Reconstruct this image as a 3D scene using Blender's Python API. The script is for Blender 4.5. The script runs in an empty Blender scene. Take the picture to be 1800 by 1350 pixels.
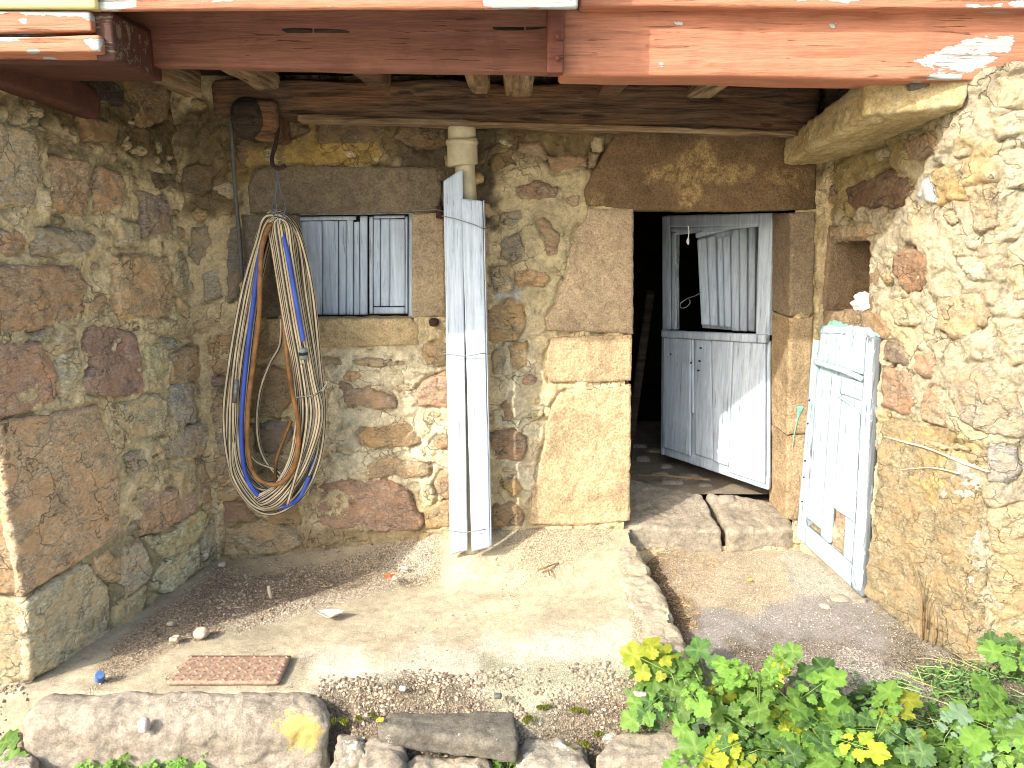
import bpy, math, random
import numpy as np
from mathutils import Vector, Matrix

random.seed(7); np.random.seed(7)
R = math.radians
SC = bpy.context.scene
COL = SC.collection

# ------------------------------------------------------------------ camera
CAM_H, PITCH, FPX = 2.0, R(12.0), 1352.0
cd = bpy.data.cameras.new('camera'); cam = bpy.data.objects.new('camera', cd); COL.objects.link(cam)
cam.location = (0, 0, CAM_H); cam.rotation_euler = (R(90) - PITCH, 0, 0)
cd.sensor_width = 36.0; cd.lens = 36.0 * FPX / 1800.0; cd.clip_start = 0.05; cd.clip_end = 3000
SC.camera = cam

# ------------------------------------------------------------------ world + sun
SUN_EL, SUN_HEAD = R(33.5), math.atan2(0.631, 0.775)     # light travels towards +x, +y
sdir = Vector((math.cos(SUN_HEAD) * math.cos(SUN_EL), math.sin(SUN_HEAD) * math.cos(SUN_EL), -math.sin(SUN_EL)))
w = bpy.data.worlds.new('World'); SC.world = w; w.use_nodes = True
nt = w.node_tree; nt.nodes.clear()
o_ = nt.nodes.new('ShaderNodeOutputWorld'); b_ = nt.nodes.new('ShaderNodeBackground'); s_ = nt.nodes.new('ShaderNodeTexSky')
s_.sky_type = 'NISHITA'; s_.sun_disc = False; s_.sun_elevation = SUN_EL
az = math.atan2(-sdir.x, -sdir.y); s_.sun_rotation = az % (2 * math.pi); s_.air_density = 1.5; s_.dust_density = 5.5; s_.ozone_density = 4.0
b_.inputs['Strength'].default_value = 0.15
nt.links.new(s_.outputs[0], b_.inputs[0]); nt.links.new(b_.outputs[0], o_.inputs[0])
sd_ = bpy.data.lights.new('sun', 'SUN'); sd_.energy = 2.0; sd_.angle = R(0.55); sd_.color = (1.0, 0.95, 0.87)
sun = bpy.data.objects.new('sun', sd_); COL.objects.link(sun); sun.rotation_euler = sdir.to_track_quat('-Z', 'Y').to_euler()
SC.view_settings.view_transform = 'Standard'; SC.view_settings.look = 'None'
SC.view_settings.gamma = 1.0; SC.view_settings.use_curve_mapping = False
SC.view_settings.exposure = 1.64
SC.cycles.filter_width = 1.0

# ------------------------------------------------------------------ pixel rays (photo is 1800x1350)
CP, SP = math.cos(PITCH), math.sin(PITCH)
def ray(px, py):
    u = (px - 900) / FPX; v = (675 - py) / FPX
    return np.array([u, CP + v * SP, -SP + v * CP])
CAM = np.array([0, 0, CAM_H])
def at(px, py, Y): r = ray(px, py); return CAM + r * (Y / r[1])
def atz(px, py, z): r = ray(px, py); return CAM + r * ((z - CAM_H) / r[2])
def atplane(px, py, p0, n):
    r = ray(px, py); n = np.array(n, float); return CAM + r * (np.dot(np.array(p0) - CAM, n) / np.dot(r, n))
def V3(p): return Vector((float(p[0]), float(p[1]), float(p[2])))

# ------------------------------------------------------------------ noise
_rng = np.random.RandomState(11)
_perm = np.concatenate([_rng.permutation(256)] * 3)
_g = _rng.normal(size=(256, 3)); _g /= np.linalg.norm(_g, axis=1)[:, None]
def perlin(P, f=1.0, seed=0):
    P = np.asarray(P, float) * f + seed * 17.37 + 100.0
    i = np.floor(P).astype(int); d = P - i; i &= 255
    u = d * d * d * (d * (d * 6 - 15) + 10); out = 0
    for a in (0, 1):
        for b in (0, 1):
            for c in (0, 1):
                h = _perm[_perm[_perm[(i[:, 0] + a) & 255] + ((i[:, 1] + b) & 255)] + ((i[:, 2] + c) & 255)]
                g = _g[h]
                w_ = (u[:, 0] if a else 1 - u[:, 0]) * (u[:, 1] if b else 1 - u[:, 1]) * (u[:, 2] if c else 1 - u[:, 2])
                out = out + w_ * ((d[:, 0] - a) * g[:, 0] + (d[:, 1] - b) * g[:, 1] + (d[:, 2] - c) * g[:, 2])
    return out * 1.6
def fbm(P, f, o=4, seed=0, g=0.5):
    s = 0; a = 1.0; t = 0
    for k in range(o): s = s + a * perlin(P, f * 2 ** k, seed + k); t += a; a *= g
    return s / t * 1.5
def ridge(P, f, o=3, seed=0):
    s = 0; a = 1.0; t = 0
    for k in range(o): s = s + a * (1 - np.abs(perlin(P, f * 2.1 ** k, seed + k)) * 2); t += a; a *= 0.5
    return s / t
def sm(x, a, b): t = np.clip((x - a) / (b - a), 0, 1); return t * t * (3 - 2 * t)

def polysd(X, Y, poly):          # positive inside
    n = len(poly); d = np.full(X.shape, 1e9); ins = np.zeros(X.shape, bool)
    for k in range(n):
        x0, y0 = poly[k]; x1, y1 = poly[(k + 1) % n]
        ex, ey = x1 - x0, y1 - y0; l = ex * ex + ey * ey + 1e-12
        t = np.clip(((X - x0) * ex + (Y - y0) * ey) / l, 0, 1)
        d = np.minimum(d, (X - x0 - t * ex) ** 2 + (Y - y0 - t * ey) ** 2)
        c = ((y0 > Y) != (y1 > Y)) & (X < (x1 - x0) * (Y - y0) / ((y1 - y0) if abs(y1 - y0) > 1e-12 else 1e-12) + x0)
        ins ^= c
    d = np.sqrt(d); return np.where(ins, d, -d)

# ------------------------------------------------------------------ object helpers
def tag(o, label=None, cat=None, group=None, kind=None):
    if label: o['label'] = label
    if cat: o['category'] = cat
    if group: o['group'] = group
    if kind: o['kind'] = kind
    return o
def empty(name, loc, label=None, cat=None, group=None, kind=None):
    o = bpy.data.objects.new(name, None); o.location = V3(loc); o.empty_display_size = 0.1; COL.objects.link(o)
    return tag(o, label, cat, group, kind)
def mk(name, V, F, mat, parent=None, attrs=None, uv=None, smooth=True, origin=None, color=None):
    V = np.asarray(V, float)
    if origin is None: origin = (V.min(0) + V.max(0)) / 2
    origin = np.asarray(origin, float)
    me = bpy.data.meshes.new(name)
    if isinstance(F, np.ndarray):
        nf, k = F.shape
        me.vertices.add(len(V)); me.vertices.foreach_set('co', (V - origin).ravel())
        me.loops.add(nf * k); me.loops.foreach_set('vertex_index', F.ravel().astype(np.int32))
        me.polygons.add(nf); me.polygons.foreach_set('loop_start', np.arange(0, nf * k, k, dtype=np.int32))
        me.update(calc_edges=True)
    else:
        me.from_pydata((V - origin).tolist(), [], F)
    me.polygons.foreach_set('use_smooth', [bool(smooth)] * len(me.polygons))
    if attrs:
        for k_, a in attrs.items():
            a = np.asarray(a, float)
            if a.ndim == 2:
                at_ = me.attributes.new(k_, 'FLOAT_COLOR', 'POINT'); at_.data.foreach_set('color', np.column_stack([a, np.ones(len(a))]).ravel())
            else:
                at_ = me.attributes.new(k_, 'FLOAT', 'POINT'); at_.data.foreach_set('value', a)
    if uv is not None:
        l = me.uv_layers.new(name='UVMap'); li = np.zeros(len(me.loops), np.int32); me.loops.foreach_get('vertex_index', li)
        l.data.foreach_set('uv', uv[li].ravel())
    if mat: me.materials.append(mat)
    me.validate()
    o = bpy.data.objects.new(name, me); COL.objects.link(o)
    if color is not None: o.color = (*color, 1)
    if parent is not None:
        pl = Vector(parent.location); pp = parent.parent
        while pp is not None: pl += Vector(pp.location); pp = pp.parent
        o.parent = parent; o.location = V3(origin) - pl
    else: o.location = V3(origin)
    return o

def gridfaces(nx, ny, keep=None):
    i = np.arange(nx * ny).reshape(ny, nx)
    F = np.stack([i[:-1, :-1], i[:-1, 1:], i[1:, 1:], i[1:, :-1]], -1).reshape(-1, 4)
    if keep is not None: F = F[keep[F].all(1)]
    return F
def compact(V, F, *arrs):
    used = np.zeros(len(V), bool); used[F.ravel()] = True
    m = np.cumsum(used) - 1
    return (V[used], m[F]) + tuple(a[used] for a in arrs)

# rounded displaced hexahedron: corners c[i][j][k] (x,y,z bits)
def hexgeo(c8, res, rnd=0.02, disp=None, maxn=140):
    c = np.array(c8, float).reshape(2, 2, 2, 3)
    L = np.array([np.linalg.norm(c[1].mean((0, 1)) - c[0].mean((0, 1))), np.linalg.norm(c[:, 1].mean((0, 1)) - c[:, 0].mean((0, 1))),
                  np.linalg.norm(c[:, :, 1].mean((0, 1)) - c[:, :, 0].mean((0, 1)))])
    n = [int(min(maxn, max(2, round(l / res)))) for l in L]
    if rnd > 0: rnd = min(rnd, 0.45 * L.min())
    ids = {}; P = []; F = []
    def vid(t):
        if t not in ids: ids[t] = len(P); P.append(t)
        return ids[t]
    for ax in range(3):
        a, b = (ax + 1) % 3, (ax + 2) % 3
        for side in (0, n[ax]):
            for i in range(n[a]):
                for j in range(n[b]):
                    q = []
                    for di, dj in ((0, 0), (1, 0), (1, 1), (0, 1)):
                        t = [0, 0, 0]; t[ax] = side; t[a] = i + di; t[b] = j + dj; q.append(vid(tuple(t)))
                    F.append(q if side else q[::-1])
    T = np.array(P, float) / np.array(n)
    M = T * L
    if rnd > 0:      # place a ring of vertices near edges
        q = np.clip(M, rnd, L - rnd); d = M - q; ln = np.linalg.norm(d, axis=1)[:, None] + 1e-9
        N = d / ln; M = q + N * rnd
    else:
        q = np.clip(M, 0.001, L - 0.001); d = M - q; N = d / (np.linalg.norm(d, axis=1)[:, None] + 1e-9)
    T = M / L
    x, y, z = T[:, 0:1], T[:, 1:2], T[:, 2:3]
    def tri(x, y, z):
        return sum((x if a else 1 - x) * (y if b else 1 - y) * (z if e else 1 - z) * c[a, b, e] for a in (0, 1) for b in (0, 1) for e in (0, 1))
    W = tri(x, y, z)
    ax_ = np.stack([(c[1] - c[0]).mean((0, 1)), (c[:, 1] - c[:, 0]).mean((0, 1)), (c[:, :, 1] - c[:, :, 0]).mean((0, 1))]); ax_ /= np.linalg.norm(ax_, axis=1)[:, None]
    NW = N @ ax_; NW /= np.linalg.norm(NW, axis=1)[:, None] + 1e-9
    if disp is not None: W = W + NW * disp(W, T)[:, None]
    F = np.array(F)
    if np.linalg.det(ax_) < 0: F = F[:, ::-1]
    return W, F, T
def block(name, c8, mat, parent=None, res=0.02, rnd=0.02, disp=None, attrs=None, color=None, origin=None, maxn=140):
    W, F, T = hexgeo(c8, res, rnd, disp, maxn)
    at_ = {k: f(W, T) for k, f in attrs.items()} if attrs else None
    return mk(name, W, F, mat, parent, attrs=at_, color=color, origin=origin)
def boxc(x0, x1, y0, y1, z0, z1):
    return [[x, y, z] for x in (x0, x1) for y in (y0, y1) for z in (z0, z1)]
def rocky(a=0.012, f=5, s=0):
    return lambda P, T: a * fbm(P, f, 4, s) + a * 0.35 * fbm(P, f * 6, 2, s + 9)
def woody(a=0.004, axis=0, s=0, crack=0.006):
    def f(P, T):
        Q = P.copy(); Q[:, axis] *= 0.08
        Q2 = P.copy(); Q2[:, axis] *= 0.04
        return a * fbm(Q, 22, 3, s) + a * 1.2 * perlin(P, 2.5, s) - crack * sm(ridge(Q2, 14, 2, s + 3), 0.86, 0.97)
    return f

def tubegeo(pts, r, n=8, closed=False):
    P = np.array(pts, float); m = len(P)
    t = np.roll(P, -1, 0) - np.roll(P, 1, 0)
    if not closed: t[0] = P[1] - P[0]; t[-1] = P[-1] - P[-2]
    t /= np.linalg.norm(t, axis=1)[:, None] + 1e-12
    rr = np.full(m, r) if np.isscalar(r) else np.array(r, float)
    up = np.array([0, 1, 0.0]) if abs(t[0][1]) < 0.9 else np.array([1.0, 0, 0])
    V = []; U = []; Lg = np.concatenate([[0], np.cumsum(np.linalg.norm(np.diff(P, axis=0), axis=1))])
    a = np.cross(t[0], up); a /= np.linalg.norm(a)
    for k in range(m):
        a = a - t[k] * np.dot(a, t[k]); a /= np.linalg.norm(a) + 1e-12; b = np.cross(t[k], a)
        for j in range(n):
            th = 2 * math.pi * j / n
            V.append(P[k] + rr[k] * (math.cos(th) * a + math.sin(th) * b)); U.append((j / n, Lg[k]))
    F = []
    for k in range(m if closed else m - 1):
        k2 = (k + 1) % m
        for j in range(n): F.append([k * n + j, k * n + (j + 1) % n, k2 * n + (j + 1) % n, k2 * n + j])
    if not closed:
        F.append([j for j in range(n)][::-1]); F.append([(m - 1) * n + j for j in range(n)])
    return np.array(V), F, np.array(U)
def tube(name, pts, r, mat, parent=None, n=8, closed=False, color=None):
    V, F, U = tubegeo(pts, r, n, closed)
    return mk(name, V, F, mat, parent, uv=U, color=color)
def catmull(pts, per=8, closed=False):
    P = [np.array(p, float) for p in pts]; n = len(P); out = []
    rng = range(n) if closed else range(n - 1)
    for i in rng:
        p0 = P[(i - 1) % n] if closed or i > 0 else P[0]; p1 = P[i]; p2 = P[(i + 1) % n]; p3 = P[(i + 2) % n] if closed or i + 2 < n else P[-1]
        for k in range(per):
            t = k / per
            out.append(0.5 * ((2 * p1) + (-p0 + p2) * t + (2 * p0 - 5 * p1 + 4 * p2 - p3) * t * t + (-p0 + 3 * p1 - 3 * p2 + p3) * t ** 3))
    if not closed: out.append(P[-1])
    return np.array(out)
def join(parts):
    V = []; F = []; o = 0
    for v, f in parts:
        V.append(np.asarray(v)); F += [[i + o for i in q] for q in (f.tolist() if isinstance(f, np.ndarray) else f)]; o += len(v)
    return np.vstack(V), F

# ------------------------------------------------------------------ materials
class NB:
    def __init__(s, name):
        s.m = bpy.data.materials.new(name); s.m.use_nodes = True; s.t = s.m.node_tree; s.t.nodes.clear()
        s.out = s.n('ShaderNodeOutputMaterial'); s.b = s.n('ShaderNodeBsdfPrincipled'); s.l(s.b.outputs[0], s.out.inputs[0])
        s.b.inputs['Specular IOR Level'].default_value = 0.25
    def n(s, t, **k):
        x = s.t.nodes.new(t)
        for a, v in k.items(): setattr(x, a, v)
        return x
    def l(s, a, b): s.t.links.new(a, b)
    def pos(s, scale=(1, 1, 1), obj=False, rnd=False):
        mp = s.n('ShaderNodeMapping'); mp.inputs['Scale'].default_value = scale
        if obj: src = s.n('ShaderNodeTexCoord').outputs['Object']
        else: src = s.n('ShaderNodeNewGeometry').outputs['Position']
        s.l(src, mp.inputs[0])
        if rnd:
            oi = s.n('ShaderNodeObjectInfo'); mu = s.n('ShaderNodeMath', operation='MULTIPLY'); mu.inputs[1].default_value = 31.0
            s.l(oi.outputs['Random'], mu.inputs[0]); s.l(mu.outputs[0], mp.inputs['Location'])
        return mp.outputs[0]
    def noise(s, vec, sc, det=4, rough=0.6, dist=0.0):
        x = s.n('ShaderNodeTexNoise'); x.inputs['Scale'].default_value = sc; x.inputs['Detail'].default_value = det
        x.inputs['Roughness'].default_value = rough; x.inputs['Distortion'].default_value = dist; s.l(vec, x.inputs['Vector']); return x.outputs['Fac']
    def vor(s, vec, sc, feat='DISTANCE_TO_EDGE'):
        x = s.n('ShaderNodeTexVoronoi', feature=feat); x.inputs['Scale'].default_value = sc; s.l(vec, x.inputs['Vector']); return x.outputs['Distance']
    def ramp(s, fac, stops):
        x = s.n('ShaderNodeValToRGB'); e = x.color_ramp.elements
        while len(e) < len(stops): e.new(0.5)
        for k, (p, c) in enumerate(stops):
            e[k].position = p; e[k].color = (c, c, c, 1) if np.isscalar(c) else (*c, 1)
        s.l(fac, x.inputs[0]); return x.outputs[0]
    def mix(s, fac, a, b, mode='MIX'):
        x = s.n('ShaderNodeMix', data_type='RGBA', blend_type=mode)
        for v, i in ((fac, 0), (a, 6), (b, 7)):
            if isinstance(v, (int, float)): x.inputs[i].default_value = v if i == 0 else (v, v, v, 1)
            elif isinstance(v, tuple): x.inputs[i].default_value = (*v, 1)
            else: s.l(v, x.inputs[i])
        return x.outputs[2]
    def math(s, op, a, b=0.0):
        x = s.n('ShaderNodeMath', operation=op)
        for v, i in ((a, 0), (b, 1)):
            if isinstance(v, (int, float)): x.inputs[i].default_value = v
            else: s.l(v, x.inputs[i])
        return x.outputs[0]
    def attr(s, name):
        x = s.n('ShaderNodeAttribute'); x.attribute_name = name; return x
    def bump(s, h, dist=0.004, strength=1.0, prev=None):
        x = s.n('ShaderNodeBump'); x.inputs['Distance'].default_value = dist; x.inputs['Strength'].default_value = strength
        s.l(h, x.inputs['Height'])
        if prev is not None: s.l(prev, x.inputs['Normal'])
        return x.outputs[0]
    def done(s, col, rough=0.85, normal=None):
        if isinstance(col, tuple): s.b.inputs['Base Color'].default_value = (*col, 1)
        else: s.l(col, s.b.inputs['Base Color'])
        if isinstance(rough, (int, float)): s.b.inputs['Roughness'].default_value = rough
        else: s.l(rough, s.b.inputs['Roughness'])
        if normal is not None: s.l(normal, s.b.inputs['Normal'])
        return s.m

def m_rubble(name, src):      # src 'attr' (painted mortar tint) or 'object' (stone colour)
    b = NB(name); p = b.pos(rnd=(src == 'object'))
    base = b.attr('tint').outputs['Color'] if src == 'attr' else b.n('ShaderNodeObjectInfo').outputs['Color']
    n1 = b.noise(p, 3.5, 5, 0.65, 0.6); n2 = b.noise(p, 16, 6, 0.7, 0.3); n3 = b.noise(p, 90, 5, 0.75)
    c = b.mix(1.0, base, b.ramp(n1, [(0.3, 0.74), (0.5, 1.0), (0.7, 1.15)]), 'MULTIPLY')
    c = b.mix(1.0, c, b.ramp(n2, [(0.3, 0.62), (0.5, 1.0), (0.72, 1.3)]), 'MULTIPLY')
    lo3 = (0.72, 1.16) if src == 'attr' else (0.58, 1.30)
    c = b.mix(1.0, c, b.ramp(n3, [(0.3, lo3[0]), (0.5, 1.0), (0.7, lo3[1])]), 'MULTIPLY')
    if src == 'object':
        bed = b.noise(b.pos((1, 1, 3.2), rnd=True), 30, 5, 0.7, 0.8); c = b.mix(1.0, c, b.ramp(bed, [(0.34, 0.62), (0.5, 1.0), (0.66, 1.25)]), 'MULTIPLY')
    if src == 'object':
        h1 = b.noise(b.pos((1, 1, 1.6), rnd=True), 7, 4, 0.6, 0.8)
        c = b.mix(b.math('MULTIPLY', b.ramp(h1, [(0.45, 0.0), (0.6, 1.0)]), 0.7), c, b.mix(1.0, base, (1.25, 1.05, 0.85), 'MULTIPLY'))
        h2 = b.noise(b.pos((1, 1, 1.2), rnd=True), 11, 5, 0.65, 0.5)
        c = b.mix(b.math('MULTIPLY', b.ramp(h2, [(0.55, 0.0), (0.68, 1.0)]), 0.45), c, (0.42, 0.36, 0.25))
    else:
        h1 = b.noise(p, 9, 5, 0.7, 1.2)
        c = b.mix(b.math('MULTIPLY', b.ramp(h1, [(0.57, 0.0), (0.7, 1.0)]), 0.22), c, (0.30, 0.25, 0.17))
        h2 = b.noise(p, 5.3, 4, 0.6, 0.6)
        c = b.mix(b.math('MULTIPLY', b.ramp(h2, [(0.56, 0.0), (0.7, 1.0)]), 0.35), c, (0.54, 0.40, 0.2))
    # fissures: thin dark lines of irregular length
    wv = b.n('ShaderNodeTexNoise'); wv.inputs['Scale'].default_value = 9; wv.inputs['Detail'].default_value = 5; b.l(p, wv.inputs['Vector'])
    dv = b.n('ShaderNodeVectorMath', operation='MULTIPLY_ADD'); b.l(wv.outputs['Color'], dv.inputs[0]); dv.inputs[1].default_value = (.16, .16, .16); b.l(p, dv.inputs[2])
    ve = b.vor(dv.outputs[0], 7.5); ve2 = b.vor(dv.outputs[0], 21)
    cm = b.math('MULTIPLY', b.ramp(ve, [(0.0, 1.0), (0.022, 0.0)]), b.ramp(b.noise(p, 5, 3, .5), [(0.47, 0.0), (0.56, 1.0)]))
    cm2 = b.math('MULTIPLY', b.ramp(ve2, [(0.0, 1.0), (0.035, 0.0)]), b.ramp(b.noise(p, 8, 3, .5), [(0.52, 0.0), (0.62, 0.8)]))
    ck = b.math('MAXIMUM', cm, b.math('MULTIPLY', cm2, 0.4 if src == 'attr' else 0.8))
    c = b.mix(b.math('MULTIPLY', ck, 0.65), c, (0.08, 0.058, 0.036))
    sp = b.noise(p, 210, 3, 0.6)
    c = b.mix(b.ramp(sp, [(0.30, 0.7), (0.36, 0.0)]), c, (0.12, 0.09, 0.06))
    c = b.mix(b.ramp(sp, [(0.62, 0.0), (0.70, 0.45)]), c, (0.62, 0.54, 0.42))
    v = b.vor(p, 55, 'F1')
    pl = b.noise(p, 13, 3, 0.5, 0.8); plt_ = b.math('ADD', b.math('FLOOR', b.math('MULTIPLY', pl, 9.0)), b.ramp(b.math('FRACT', b.math('MULTIPLY', pl, 9.0)), [(0.82, 0.0), (1.0, 1.0)]))
    h = b.math('ADD', b.math('MULTIPLY', b.noise(p, 34, 8, 0.75, 0.4), 1.0), b.math('MULTIPLY', v, 0.15))
    nm = b.bump(plt_, 0.0035, 0.8)
    if src == 'object': nm = b.bump(bed, 0.012, 0.9, nm)
    nm = b.bump(h, 0.016 if src == 'attr' else 0.012, 1.0, nm)
    nm = b.bump(b.math('SUBTRACT', b.noise(p, 150, 5, 0.75), b.math('MULTIPLY', ck, 1.2)), 0.006, 1.0, nm)
    return b.done(c, 0.93, nm)
M = {}
M['mortar'] = m_rubble('lime_mortar', 'attr')
M['stone'] = m_rubble('sandstone', 'object')

def m_tooled():               # dressed sandstone, pecked surface
    b = NB('dressed_sandstone'); p = b.pos(rnd=True); base = b.n('ShaderNodeObjectInfo').outputs['Color']
    n1 = b.noise(p, 3, 4, 0.6, 0.4); n2 = b.noise(p, 22, 5, 0.7)
    c = b.mix(1.0, base, b.ramp(n1, [(0.3, 0.62), (0.5, 1.0), (0.7, 1.2)]), 'MULTIPLY')
    c = b.mix(1.0, c, b.ramp(n2, [(0.3, 0.72), (0.5, 1.0), (0.7, 1.2)]), 'MULTIPLY')
    c = b.mix(b.math('MULTIPLY', b.ramp(b.noise(p, 6, 5, 0.65, 0.6), [(0.55, 0), (0.68, 1)]), 0.5), c, b.mix(1.0, base, (0.85, 0.72, 0.78), 'MULTIPLY'))
    c = b.mix(b.math('MULTIPLY', b.attr('stain').outputs['Fac'], b.ramp(b.noise(b.pos(), 26, 6, 0.75), [(0.4, 0.0), (0.62, 1.0)])), c, (0.48, 0.34, 0.15))
    g = b.noise(p, 90, 4, 0.7); c = b.mix(1.0, c, b.ramp(g, [(0.3, 0.55), (0.5, 1.0), (0.7, 1.3)]), 'MULTIPLY')
    nm = b.bump(b.noise(p, 70, 5, 0.7, 0.3), 0.012, 1.0); nm = b.bump(b.noise(p, 14, 6, 0.7), 0.016, 0.7, nm)
    return b.done(c, 0.92, nm)
M['dressed'] = m_tooled()

def m_paintwood(name, base, grain, axis=2, peelcol=(0.72, 0.74, 0.72), wear=0.62, dirt=0.25, bumpd=0.003, under=None):
    """painted timber; attribute 'peel' opens worn areas"""
    b = NB(name); sc = [1, 1, 1]; sc[axis] = 0.06
    p = b.pos(tuple(sc)); pi = b.pos()
    g = b.noise(p, 60, 5, 0.65, 0.2); g2 = b.noise(p, 14, 4, 0.6, 0.3)
    c = b.mix(b.ramp(g2, [(0.35, 0.0), (0.7, 1.0)]), base, grain)
    c = b.mix(1.0, c, b.ramp(g, [(0.3, 0.78), (0.6, 1.1)]), 'MULTIPLY')
    st = b.noise(pi, 5, 6, 0.7, 0.5)
    c = b.mix(b.math('MULTIPLY', b.ramp(st, [(0.5, 0.0), (0.75, 1.0)]), dirt), c, tuple(x * 0.45 for x in grain))
    sc3 = [1, 1, 1]; sc3[axis] = 0.25; pk = b.noise(b.pos(tuple(sc3)), 26, 6, 0.72, 0.5)
    sc5 = [1, 1, 1]; sc5[axis] = 0.05; gf = b.noise(b.pos(tuple(sc5)), 170, 4, 0.7, 0.2)
    c = b.mix(1.0, c, b.ramp(gf, [(0.3, 0.84), (0.6, 1.06)]), 'MULTIPLY')
    pe = b.attr('peel').outputs['Fac']
    f = b.math('ADD', pk, b.math('MULTIPLY', pe, 0.5))
    mask = b.ramp(f, [(wear, 0.0), (wear + 0.012, 1.0)])
    pc = b.mix(b.ramp(g, [(0.35, 0.0), (0.65, 1.0)]), peelcol, tuple(x * 0.62 for x in peelcol) if under is None else under)
    c = b.mix(mask, c, pc)
    sc4 = [1, 1, 1]; sc4[axis] = 0.035; crk = b.noise(b.pos(tuple(sc4)), 75, 4, 0.6, 0.3); cm = b.math('MULTIPLY', b.ramp(crk, [(0.35, 1.0), (0.37, 0.0)]), b.ramp(st_ := b.noise(pi, 3.5, 3, .5), [(0.45, 0.0), (0.55, 1.0)]))
    c = b.mix(b.math('MULTIPLY', cm, 0.5), c, tuple(x * 0.2 for x in grain))
    h = b.math('SUBTRACT', b.math('ADD', b.math('ADD', b.math('MULTIPLY', g, 0.35), b.math('MULTIPLY', gf, 0.3)), b.math('MULTIPLY', pk, 0.2)), b.math('ADD', b.math('MULTIPLY', cm, 0.9), b.math('MULTIPLY', mask, 0.35)))
    nm = b.bump(h, bumpd, 0.9)
    return b.done(c, 0.62, nm)
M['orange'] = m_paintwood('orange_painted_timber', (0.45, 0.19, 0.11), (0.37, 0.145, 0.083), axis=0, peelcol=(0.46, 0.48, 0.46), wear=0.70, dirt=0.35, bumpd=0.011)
M['shaded_red'] = m_paintwood('shaded_red_timber', (0.26, 0.115, 0.078), (0.19, 0.08, 0.055), axis=0, peelcol=(0.4, 0.3, 0.2), wear=0.8, dirt=0.5, bumpd=0.008)
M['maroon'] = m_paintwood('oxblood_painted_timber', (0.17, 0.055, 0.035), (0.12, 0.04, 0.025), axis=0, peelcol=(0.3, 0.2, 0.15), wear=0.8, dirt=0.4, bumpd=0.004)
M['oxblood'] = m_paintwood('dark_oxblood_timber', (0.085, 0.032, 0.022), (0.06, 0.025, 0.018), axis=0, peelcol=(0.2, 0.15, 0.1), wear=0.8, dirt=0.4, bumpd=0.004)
M['bluewhite'] = m_paintwood('pale_blue_painted_boards', (0.48, 0.555, 0.645), (0.40, 0.475, 0.575), axis=2, peelcol=(0.30, 0.28, 0.26), wear=0.74, dirt=0.28, bumpd=0.004)
M['whitewood'] = m_paintwood('bluish_white_painted_boards', (0.36, 0.445, 0.49), (0.30, 0.39, 0.44), axis=2, peelcol=(0.20, 0.22, 0.24), wear=0.69, dirt=0.3, bumpd=0.005)
M['yellow'] = m_paintwood('cream_yellow_painted_timber', (0.62, 0.50, 0.22), (0.55, 0.45, 0.2), axis=0, peelcol=(0.7, 0.68, 0.6), wear=0.62)

def m_wood(name, a, b_, c_, axis=0):
    b = NB(name); sc = [1, 1, 1]; sc[axis] = 0.07; p = b.pos(tuple(sc)); pi = b.pos()
    g = b.noise(p, 40, 6, 0.7, 0.4); g2 = b.noise(p, 7, 4, 0.6, 0.5)
    c = b.mix(b.ramp(g2, [(0.35, 0), (0.62, 1)]), a, b_)
    c = b.mix(b.math('MULTIPLY', b.ramp(b.noise(pi, 4, 5, 0.65, 0.6), [(0.5, 0), (0.66, 1)]), 0.7), c, c_)
    c = b.mix(1.0, c, b.ramp(g, [(0.35, 0.3), (0.5, 1.0), (0.65, 1.6)]), 'MULTIPLY')
    return b.done(c, 0.85, b.bump(g, 0.02, 1.0))
M['oldwood'] = m_wood('weathered_brown_timber', (0.10, 0.06, 0.036), (0.17, 0.085, 0.042), (0.075, 0.055, 0.04), 0)
M['joist'] = m_wood('pale_split_timber', (0.26, 0.19, 0.11), (0.20, 0.12, 0.065), (0.30, 0.24, 0.15), 1)
M['ledgewood'] = m_wood('fibrous_pale_timber', (0.22, 0.15, 0.09), (0.15, 0.08, 0.04), (0.26, 0.20, 0.13), 0)
M['darkwood'] = m_wood('near_black_timber', (0.035, 0.025, 0.018), (0.05, 0.035, 0.025), (0.03, 0.025, 0.02), 0)  # near-black base, shared by ceiling, log end and shutter backing

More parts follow.
